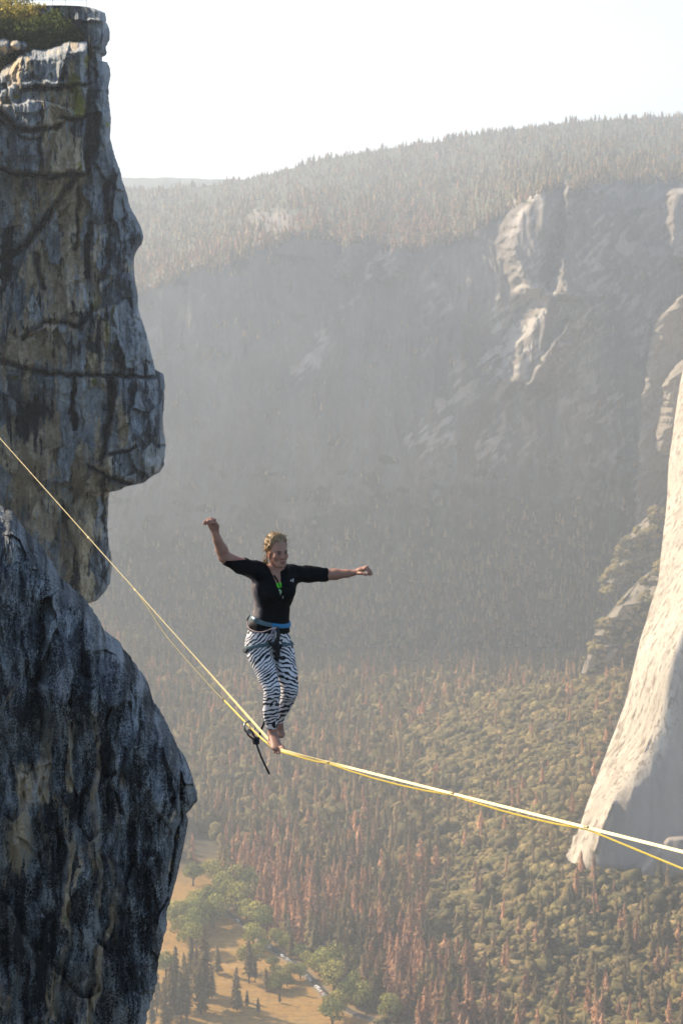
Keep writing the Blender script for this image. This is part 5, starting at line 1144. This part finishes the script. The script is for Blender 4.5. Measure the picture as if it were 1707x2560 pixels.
dR = line_d(zx_, zy_, [(556, 1100), (618, 1400), (654, 1535), (650, 1850)]); dL = line_d(zx_, zy_, [(742, 1100), (780, 1400), (797, 1510), (713, 1800)])
isL = ((Vl - J['pel']) @ BL > 0.0) | False; isL = np.where(zy_ > 1300, dL < dR, isL)
rv = (Vl - foot0)
sR = rv[:, 2] - 0.95 * (rv[:, 0]) * sstep(1640, 1300, zy_) - 0.12 * rv[:, 0] + 0.25 * rv[:, 1]; sL = rv[:, 2] + 0.45 * rv[:, 0] * sstep(1640, 1500, zy_) - 0.35 * rv[:, 0] * sstep(1500, 1640, zy_) + 0.25 * rv[:, 1]
ss = np.where(isL, sL + 0.013, sR)
z = NT("zebra_print"); a_ = z.node("ShaderNodeSeparateColor", {"Color": z.attr("col")}); vv = z.coord("Object")
n1 = z.noise(vv, 7.0, 3, .5); n2 = z.noise(vv, 22.0, 2, .5)
ph = z.math('ADD', z.math('MULTIPLY', a_.outputs[0], 188.0), z.math('ADD', z.math('MULTIPLY', n1, 26.0), z.math('MULTIPLY', n2, 7.0)))
wv = z.math('ADD', z.math('SINE', ph), z.math('MULTIPLY', z.math('SUBTRACT', z.noise(vv, 16.0, 2, .5), 0.5), 2.6))
z.base(z.mix(z.fac(wv, 0.10, 0.28), (0.62, 0.62, 0.66), (0.012, 0.013, 0.02))); z.b.inputs["Roughness"].default_value = 0.65
z.bump(z.noise(vv, 30, 3), 0.15, 0.01)
lg = put("leggings", Vl, Ql, z.m, np.stack([ss, 0 * ss, 0 * ss], 1))
# ---------------- shirt
sh = SDF(PZ(220, 1150, 0) - [0, .45, 0], PZ(1160, 420, 0) + [0, .5, 0], 0.0042)
torso(sh, .009); arm_r(sh, .009, True, False); arm_l(sh, .009, True, False)
sh.cap(PZ(655, 900, 0), PZ(616, 1120, 0), .129, .174, .03, BL, .78)
sh.cap(J['neck'] - U * .02 - BL * .02, J['rs'] + U * .022, .055, .045, .03); sh.cap(J['neck'] - U * .02 + BL * .02, J['ls'] + U * .022, .055, .045, .03)
ad = J['re'] - J['rs']; plane_cut(sh, PZ(281, 436, -.15), ad, r=.14); ad = J['le'] - J['ls']; plane_cut(sh, PZ(1110, 577, .14), ad, r=.14)
hemn = -(U * .95 + BL * .12); plane_cut(sh, PZ(640, 1056, -.1), hemn, PZ(380, 1200, 0) - [0, .4, 0], PZ(900, 1000, 0) + [0, .5, 0])
# open zip: a narrow wedge from the throat down to the breastbone
vt, vb = PZ(700, 560, -.11), PZ(742, 757, -.14)
def wedge(P):
    t = np.clip((vt[2] - P[..., 2]) / (vt[2] - vb[2]), -1.2, 1); c = vt + (vb - vt) * t[..., None]
    lat = np.abs((P - c) @ BL); w = np.where(t < 0, .034 - .05 * t, .005 + .029 * (1 - np.clip(t, 0, 1)))
    return np.maximum(np.maximum(lat - w, np.where(t >= 1, .1, -1.0)), -((P - J['neck']) @ BF) - .012)
sh.add(wedge, vb - [.12, .1, .0], vt + [.12, .12, .12], .004, sub=True)
for pts in ([(618, 505, .03), (632, 530, -.045), (660, 572, -.085), (698, 622, -.115), (728, 700, -.135)], [(622, 505, .03), (660, 488, .075), (730, 488, .085), (782, 508, .05), (792, 535, -.02), (786, 575, -.075)]):
    for a, b in zip(pts[:-1], pts[1:]): sh.cap(PZ(*a), PZ(*b), .0115 if a[1] < 600 else .007, .0115 if b[1] < 600 else .006, .008)
# folds
sl_, P = sh.box(sh.lo, sh.lo + sh.h * (sh.n - 1))
near0 = np.abs(sh.d) < .02
pp = P[near0]; sh.d[near0] += (0.0035 * ridged(pp[:, 0] * 13 + pp[:, 2] * 6, pp[:, 1] * 8, pp[:, 2] * 9, 2) + .0015 * fbm(pp[:, 0] * 40, pp[:, 1] * 40, pp[:, 2] * 30, 2) - .002).astype(np.float32)
del P
Vs, Qs = sh.smooth_mesh(1)
rel = Vs - J['chest']; latv = rel @ BL; fro = rel @ BF
sx_, sy_, _d = pix(Vs); sy_ = (sy_ - 1260) * 3.267
panel = (latv < -.118) * sstep(-.06, -.02, fro * -1 + .0) * sstep(560, 620, sy_) * sstep(1000, 930, sy_)
cs = np.tile(np.array([.004, .0045, .0055]), (len(Vs), 1)); pm_ = np.clip(panel, 0, 1)[:, None]; cs = cs * (1 - pm_) + np.array([.16, .14, .145]) * pm_
t = NT("black_stretch_fabric"); t.base(t.attr("col")); t.b.inputs["Roughness"].default_value = 0.7; t.b.inputs["Specular IOR Level"].default_value = 0.08; t.bump(t.noise(t.coord("Object"), 120, 3), .25, .003)
shirt = put("shirt", Vs, Qs, t.m, cs)
# ---------------- bright green sports top inside the open zip
gt = SDF(PZ(560, 800, 0) - [0, .3, 0], PZ(840, 600, 0) + [0, .3, 0], 0.0042); torso(gt, .0035)
plane_cut(gt, PZ(735, 648, -.12), U, gt.lo, gt.lo + gt.h * gt.n); plane_cut(gt, PZ(735, 735, -.12), -U, gt.lo, gt.lo + gt.h * gt.n)
Vg, Qg = gt.smooth_mesh(1); gz = (pix(Vg)[1] - 1260) * 3.267
cg = np.where(((gz > 684) & (gz < 696))[:, None], np.array([.012, .02, .012]), np.where((gz > 696)[:, None], np.array([.30, .50, .28]), np.array([.10, .62, .04])))
t = NT("green_fabric"); t.base(t.attr("col")); put("sports_top", Vg, Qg, t.m, cg)
def surf(zx, zy, off=.004, dy0=-.3):
    """point on the shirt under a pixel (marching the distance field)"""
    y = dy0
    for _ in range(60):
        p = PZ(zx, zy, y); i = np.clip(np.round((p - sh.lo) / sh.h).astype(int), 0, sh.n - 1); d = float(sh.d[tuple(i)])
        if d < off: break
        y += max(d - off * .5, .001)
    return PZ(zx, zy, y)
WHITE = simple("white_print", (.75, .75, .75), .6); GREYM = simple("zip_metal", (.45, .45, .46), .4, .7)
for pts in ([(829, 612), (822, 619), (823, 628), (828, 634)], [(806, 618), (809, 625), (808, 634)]):
    V, T = path_tube([surf(*p, off=.002) for p in pts], .0042 if len(pts) == 4 else .003, 6, 4); put("chest_mark", V, T, WHITE, parent=None).parent = shirt
V, T = path_tube([surf(742, 748, .004), surf(743, 772, .004)], .004, 6, 3); o = put("zip_pull", V, T, GREYM); o.parent = shirt
# ---------------- hair
rh = np.random.default_rng(5)
hr = SDF(HC - .2, HC + .2, 0.0036)
hr.ell(H(0, -.020, .016), (.079, .095, .096), HA, .02); hr.ell(H(0, -.07, -.03), (.058, .05, .07), HA, .03)
hr.ell(H(-.008, -.03, .085), (.055, .055, .032), HA, .03)
for _ in range(60):
    a = rh.uniform(0, 6.28); l, f, u = rh.uniform(-.085, .06), rh.uniform(-.11, .035), rh.uniform(-.03, .13)
    p = np.array([l, f + .02, u - .02]); p = p / np.linalg.norm(p / np.array([.079, .094, .096])) ; p += [0, -.02, .014]
    if p[1] > .03 and p[2] < .07: continue
    hr.ell(H(*p), (rh.uniform(.010, .02), rh.uniform(.012, .024), rh.uniform(.010, .016)), HA, .010)
# keep the face, the ears and the neck free
def facecut(P):
    q_ = (P - HC) @ HA.T / HS; l, f, u = q_[..., 0], q_[..., 1], q_[..., 2]
    front = .046 - .55 * np.maximum(np.abs(l) - .045, 0) + .0 * u
    hairline = .050 - 1.4 * np.maximum(np.abs(l) - .05, 0)
    d1 = np.maximum(-(f - (-.0 + np.where(u > -.02, .018, .0) - .0)), u - hairline)
    d2 = np.maximum(np.abs(l) * 0 + np.abs(f + .004) - .026, np.maximum(u + .008, -(u + .2)))
    return np.minimum(d1, np.maximum(d2, -(np.abs(l) - .02)))
hr.add(facecut, HC - .14, HC + .14, .006, sub=True)
Vh, Qh = hr.smooth_mesh(1); Vh = Vh + (Vh - HC) * (0.05 * ridged(Vh[:, 0] * 60 + 9 * Vh[:, 2], Vh[:, 1] * 60, Vh[:, 2] * 34, 3))[:, None] * .6
qh = (Vh - HC) @ HA.T
parts = [(Vh, np.concatenate([Qh[:, [0, 1, 2]], Qh[:, [0, 2, 3]]]))]
def strand(p, d, n, curl, r0):
    pts = [np.array(p)]; ph = rh.uniform(0, 6)
    for k in range(n):
        d = d + np.array([math.sin(ph + k * 1.1), math.cos(ph * 2 + k), 0]) * curl - np.array([0, 0, .10]); d = d / np.linalg.norm(d); pts.append(pts[-1] + d * .011)
    return path_tube(pts, np.linspace(r0, .0006, len(pts)), 4, 2)
for _ in range(240):
    l, f, u = rh.uniform(-.085, .07), rh.uniform(-.11, .02), rh.uniform(-.05, .135); p = np.array([l, f + .02, u - .02]); p = p / np.linalg.norm(p / np.array([.079, .094, .096])); p += [0, -.02, .014]
    if p[1] > .01 and p[2] < .06: continue
    dd = p / np.linalg.norm(p) * .35 + rh.normal(size=3) * .7; dd /= np.linalg.norm(dd)
    parts.append(strand(H(*p), HL * dd[0] + HF * dd[1] + HU * dd[2], int(rh.integers(3, 7)), .5, .0026))
for k in range(16):      # loose strands at the nape and before the ear
    p = H(-.055 + .03 * rh.uniform(-1, 1), -.055 + .03 * rh.uniform(-1, 1), -.06); parts.append(strand(p, -U + rh.normal(size=3) * .3, 7, .25, .0032))
for k in range(5): parts.append(strand(H(-.074, .012 + .004 * k, -.02), -U * .9 + HL * -.2, 8, .12, .0024))
Vt_, Tt_ = join(parts)
hm_ = NT("dark_blond_hair"); n_ = hm_.noise(hm_.coord("Object", (1, 1, .5)), 70, 4, .65)
hm_.base(hm_.ramp(n_, [(.32, (.060, .038, .022)), (.48, (.24, .16, .085)), (.66, (.52, .39, .22))])); hm_.b.inputs["Roughness"].default_value = .5
tr_ = hm_.node("ShaderNodeBsdfTranslucent", {"Color": (.5, .36, .2)}); mx_ = hm_.node("ShaderNodeMixShader", {0: .25, 1: hm_.b.outputs[0], 2: tr_.outputs[0]}); hm_.t.links.new(mx_.outputs[0], hm_.n["Material Output"].inputs["Surface"])
hair = put("hair", Vt_, Tt_, hm_.m)
V, T = join([(ICO2[0] * [.021, .021, .019] + PZ(600, 470, .03), ICO2[1])]); o = put("hair_tie", V, T, simple("black_elastic", (.012, .012, .014), .7)); o.parent = hair
# ---------------- harness
BLUE = simple("blue_webbing", (.025, .18, .36), .55); TEAL = simple("grey_blue_webbing", (.075, .125, .15), .6); DKW = simple("dark_webbing", (.02, .022, .026), .7)
har = bpy.data.objects.new("harness", None); col.objects.link(har); har.parent = person
def band(name, src, pts3, half, off, mat, h=.0042, extra=None):
    a, b, c = [np.asarray(p) for p in pts3]; n = np.cross(b - a, c - a); n /= np.linalg.norm(n); n = n if n[2] > 0 else -n
    ctr = (a + b) / 2; rr = np.linalg.norm(b - a) * .5 + .14; s = SDF(ctr - [rr, rr, .2], ctr + [rr, rr, .2], h); src(s, off)
    P0 = np.stack(np.meshgrid(*[s.lo[k] + s.h * np.arange(s.n[k]) for k in range(3)], indexing='ij'), -1)
    s.d = np.maximum(s.d, (np.abs((P0 - a) @ n) - half).astype(np.float32))
    if extra is not None: s.d = np.maximum(s.d, extra(P0).astype(np.float32))
    V, Q = s.smooth_mesh(1)
    o = put(name, V, Q, mat); o.parent = har; return o, n
def tsrc(s, e): torso(s, e); s.cap(PZ(655, 900, 0), PZ(616, 1120, 0), .129 + e - .008, .174 + e - .008, .03, BL, .78)
W3 = (PZ(488, 930, -.06), PZ(803, 962, .09), PZ(668, 1004, -.16))
def front_left(P): return (P - PZ(672, 1004, -.16)) @ BL
band("waist_belt", tsrc, W3, .0155, .019, TEAL, extra=lambda P: front_left(P)); band("waist_belt", tsrc, W3, .0150, .0195, BLUE, extra=lambda P: -front_left(P))
R3 = (PZ(436, 1182, -.02), PZ(632, 1150, -.0), PZ(540, 1160, -.16)); L3 = (PZ(702, 1160, -.02), PZ(824, 1138, .10), PZ(770, 1150, -.10))
def rs_(s, e): leg_r(s, .006 + e); s.ell(PZ(600, 1180, .05), (.09 + e, .10 + e, .10 + e), None, .04); s.ell(PZ(620, 1075, 0), (.165 + e, .127 + e, .13 + e), BA, .03)
def ls_(s, e): leg_l(s, .006 + e); s.ell(PZ(690, 1180, .09), (.085 + e, .09 + e, .10 + e), None, .04); s.ell(PZ(620, 1075, 0), (.165 + e, .127 + e, .13 + e), BA, .03)
mid = PZ(668, 1150, -.1)
band("leg_loop", rs_, R3, .0135, .010, TEAL, extra=lambda P: (P - mid) @ BL); band("leg_loop", ls_, L3, .0120, .010, TEAL, extra=lambda P: -(P - mid - BL * .04) @ BL)
def hp_(name, pts, r, m, n=6):
    V, T = path_tube(pts, r, n, 6); o = put(name, V, T, m); o.parent = har
hp_("belay_loop", [PZ(672, 1012, -.185), PZ(655, 1040, -.195), PZ(650, 1080, -.195), PZ(660, 1104, -.19), PZ(674, 1084, -.19), PZ(676, 1040, -.195), PZ(676, 1014, -.185)], .0065, simple("grey_loop", (.22, .21, .25), .6))
hp_("belay_loop", [PZ(684, 1012, -.185), PZ(686, 1050, -.19), PZ(683, 1095, -.19)], .005, simple("pale_loop", (.45, .40, .38), .6))
hp_("gear_loop", [PZ(452, 960, .0), PZ(462, 1010, -.08), PZ(510, 1040, -.15), PZ(570, 1047, -.18), PZ(625, 1030, -.19), PZ(668, 1012, -.185)], .0052, simple("mauve_cord", (.20, .15, .17), .6))
hp_("gear_loop", [PZ(478, 905, .02), PZ(452, 945, .02), PZ(450, 985, -.02), PZ(475, 1005, -.09)], .006, DKW)
hp_("gear_loop", [PZ(798, 955, .10), PZ(804, 975, .10), PZ(796, 985, .08)], .004, DKW)
hp_("tie_in_strap", [PZ(690, 1010, -.18), PZ(700, 1080, -.165), PZ(690, 1150, -.125), PZ(700, 1210, -.085), PZ(698, 1260, -.04)], .019, DKW, 8)
hp_("tie_in_strap", [PZ(625, 1120, -.165), PZ(660, 1160, -.13), PZ(690, 1200, -.09)], .010, DKW, 8); hp_("tie_in_strap", [PZ(735, 1150, -.12), PZ(712, 1185, -.10), PZ(695, 1215, -.08)], .010, DKW, 8)
hp_("buckle", [PZ(428, 1196, -.03), PZ(446, 1206, -.06), PZ(462, 1180, -.10)], .013, DKW, 8); hp_("buckle", [PZ(500, 930, -.10), PZ(520, 946, -.13)], .016, simple("steel_buckle", (.25, .30, .32), .4, .5), 8)
hp_("buckle", [PZ(815, 1128, .06), PZ(828, 1142, .07), PZ(826, 1152, .08)], .004, DKW)
# ================================================================== CARS ON THE ROAD
def car_body(van):
    """lofted side profile of a small car: returns body and glass triangles (x forward, metres)"""
    if van: prof = [(-2.1, .35), (-2.1, 1.1), (-2.0, 1.95), (1.0, 2.0), (1.65, 1.3), (2.15, 1.1), (2.2, .35)]; gl = [(-1.9, 1.25), (-1.85, 1.8), (.95, 1.82), (1.5, 1.28)]
    else: prof = [(-2.1, .35), (-2.12, .85), (-1.7, .98), (-1.25, 1.42), (.35, 1.45), (1.0, 1.0), (2.0, .86), (2.12, .35)]; gl = [(-1.45, 1.0), (-1.15, 1.34), (.3, 1.36), (.82, 1.0)]
    bm = bmesh.new(); W = .86
    vs = [[bm.verts.new((x, s * (W - .16 * max(0, z - .9)), z)) for x, z in prof] for s in (-1, 1)]
    bm.faces.new(vs[0]); bm.faces.new(vs[1][::-1]); n = len(prof)
    for i in range(n): bm.faces.new((vs[0][i], vs[1][i], vs[1][(i + 1) % n], vs[0][(i + 1) % n]))
    bmesh.ops.recalc_face_normals(bm, faces=bm.faces)
    bmesh.ops.bevel(bm, geom=bm.edges[:], offset=.07, segments=2, affect='EDGES'); me = bpy.data.meshes.new("body"); bm.to_mesh(me); bm.free()
    bm = bmesh.new()
    for s in (-1, 1):
        f = [bm.verts.new((x, s * (W - .16 * max(0, z - .9) + .012), z)) for x, z in gl]; bm.faces.new(f if s < 0 else f[::-1])
    zf = gl[3]; zt = gl[2]; dx = .17
    for (xa, za), (xb, zb), d in ((gl[3], gl[2], dx), (gl[0], gl[1], -dx)):
        f = [bm.verts.new(p) for p in ((xa + d * 1.15, -.7, za), (xa + d * 1.15, .7, za), (xb + d, .66, zb), (xb + d, -.66, zb))]; bm.faces.new(f)
    mg = bpy.data.meshes.new("windows"); bm.to_mesh(mg); bm.free()
    bm = bmesh.new(); bmesh.ops.create_cone(bm, cap_ends=True, segments=16, radius1=.34, radius2=.34, depth=.24, matrix=Matrix.Rotation(R(90), 4, 'X')); mw = bpy.data.meshes.new("wheel"); bm.to_mesh(mw); bm.free()
    return me, mg, mw
GLS = simple("car_glass", (.02, .025, .03), .1, 0, .6); TYR = simple("tyre_rubber", (.02, .02, .02), .9)
CARS = [(775, 578, 1, "white", (.8, .8, .8), "white van at the upper bend of the road"), (612, 449, 0, "white", (.78, .78, .78), "white car near the top of the road, lowest of the three there"), (586, 404, 0, "silver", (.5, .5, .52), "silver car near the top of the road, nearest the forest"), (556, 405, 0, "white", (.75, .75, .73), "white car near the top of the road, farthest left"),
        (800, 602, 0, "black", (.03, .03, .035), "black car parked just below the white van"), (822, 628, 0, "dark", (.05, .07, .10), "dark blue car parked between the van and the white hatchback"), (856, 636, 0, "white", (.75, .75, .75), "white hatchback parked in the middle of the road's length"), (860, 657, 0, "silver", (.5, .5, .5), "silver car parked close below the white hatchback"), (884, 674, 0, "grey", (.25, .26, .28), "grey car lowest of the middle row on the road"),
        (1020, 790, 0, "white", (.8, .8, .8), "white car alone on the lower road, above the tight white row"), (992, 770, 0, "silver", (.5, .5, .5), "silver car under the small trees beside the lower road"), (1080, 838, 0, "white", (.8, .8, .8), "white car first of the tight row on the lower road"), (1092, 854, 1, "white", (.78, .78, .78), "white van in the tight row on the lower road"), (1114, 874, 0, "white", (.76, .76, .76), "white car last of the tight row on the lower road"),
        (1150, 880, 0, "red", (.30, .03, .02), "red car on the forest side of the lower road"), (1168, 888, 0, "silver", (.55, .55, .56), "silver car on the forest side of the lower road"), (1184, 930, 0, "white", (.8, .8, .8), "white car lowest on the road, beside the big green tree")]
protos = [car_body(False), car_body(True)]
for me_ in (protos[0], protos[1]): me_[1].materials.append(GLS); me_[2].materials.append(TYR)
pm = {}
for zx, zy, van, cn, c, lab in CARS:
    b = on_floor(370 + zx / 2.613, 2150 + zy / 2.613); k = int(np.argmin(np.hypot(ROAD[:, 0] - b[0], ROAD[:, 1] - b[1]))); k = min(max(k, 1), len(ROAD) - 2)
    d = ROAD[k + 1] - ROAD[k - 1]; ang = math.atan2(d[1], d[0]); e = b[0] - road_x(b[1])
    off = 1.5 if e >= 0 else -1.5; nx = -d[1] / np.hypot(*d[:2]); b[0] = road_x(b[1]) + off * (1.25)
    b[2] = float(ground_z(b[0], b[1])) + .30
    root = empty("parked_car", b, ang); root.scale = (.78,) * 3
    if c not in pm: pm[c] = simple(cn + "_car_paint", c, .3, 0, .5)
    me_ = protos[van][0].copy(); me_.materials.append(pm[c])
    def part(nm, m, loc=(0, 0, 0)):
        o = bpy.data.objects.new(nm, m); col.objects.link(o); o.parent = root; o.location = loc
    part("body", me_); part("windows", protos[van][1])
    for x in (-1.3, 1.3):
        for y in (-.78, .78): part("wheel", protos[van][2], (x, y, .33))
    tag(root, lab, "van" if van else "car", "cars parked along the valley road")
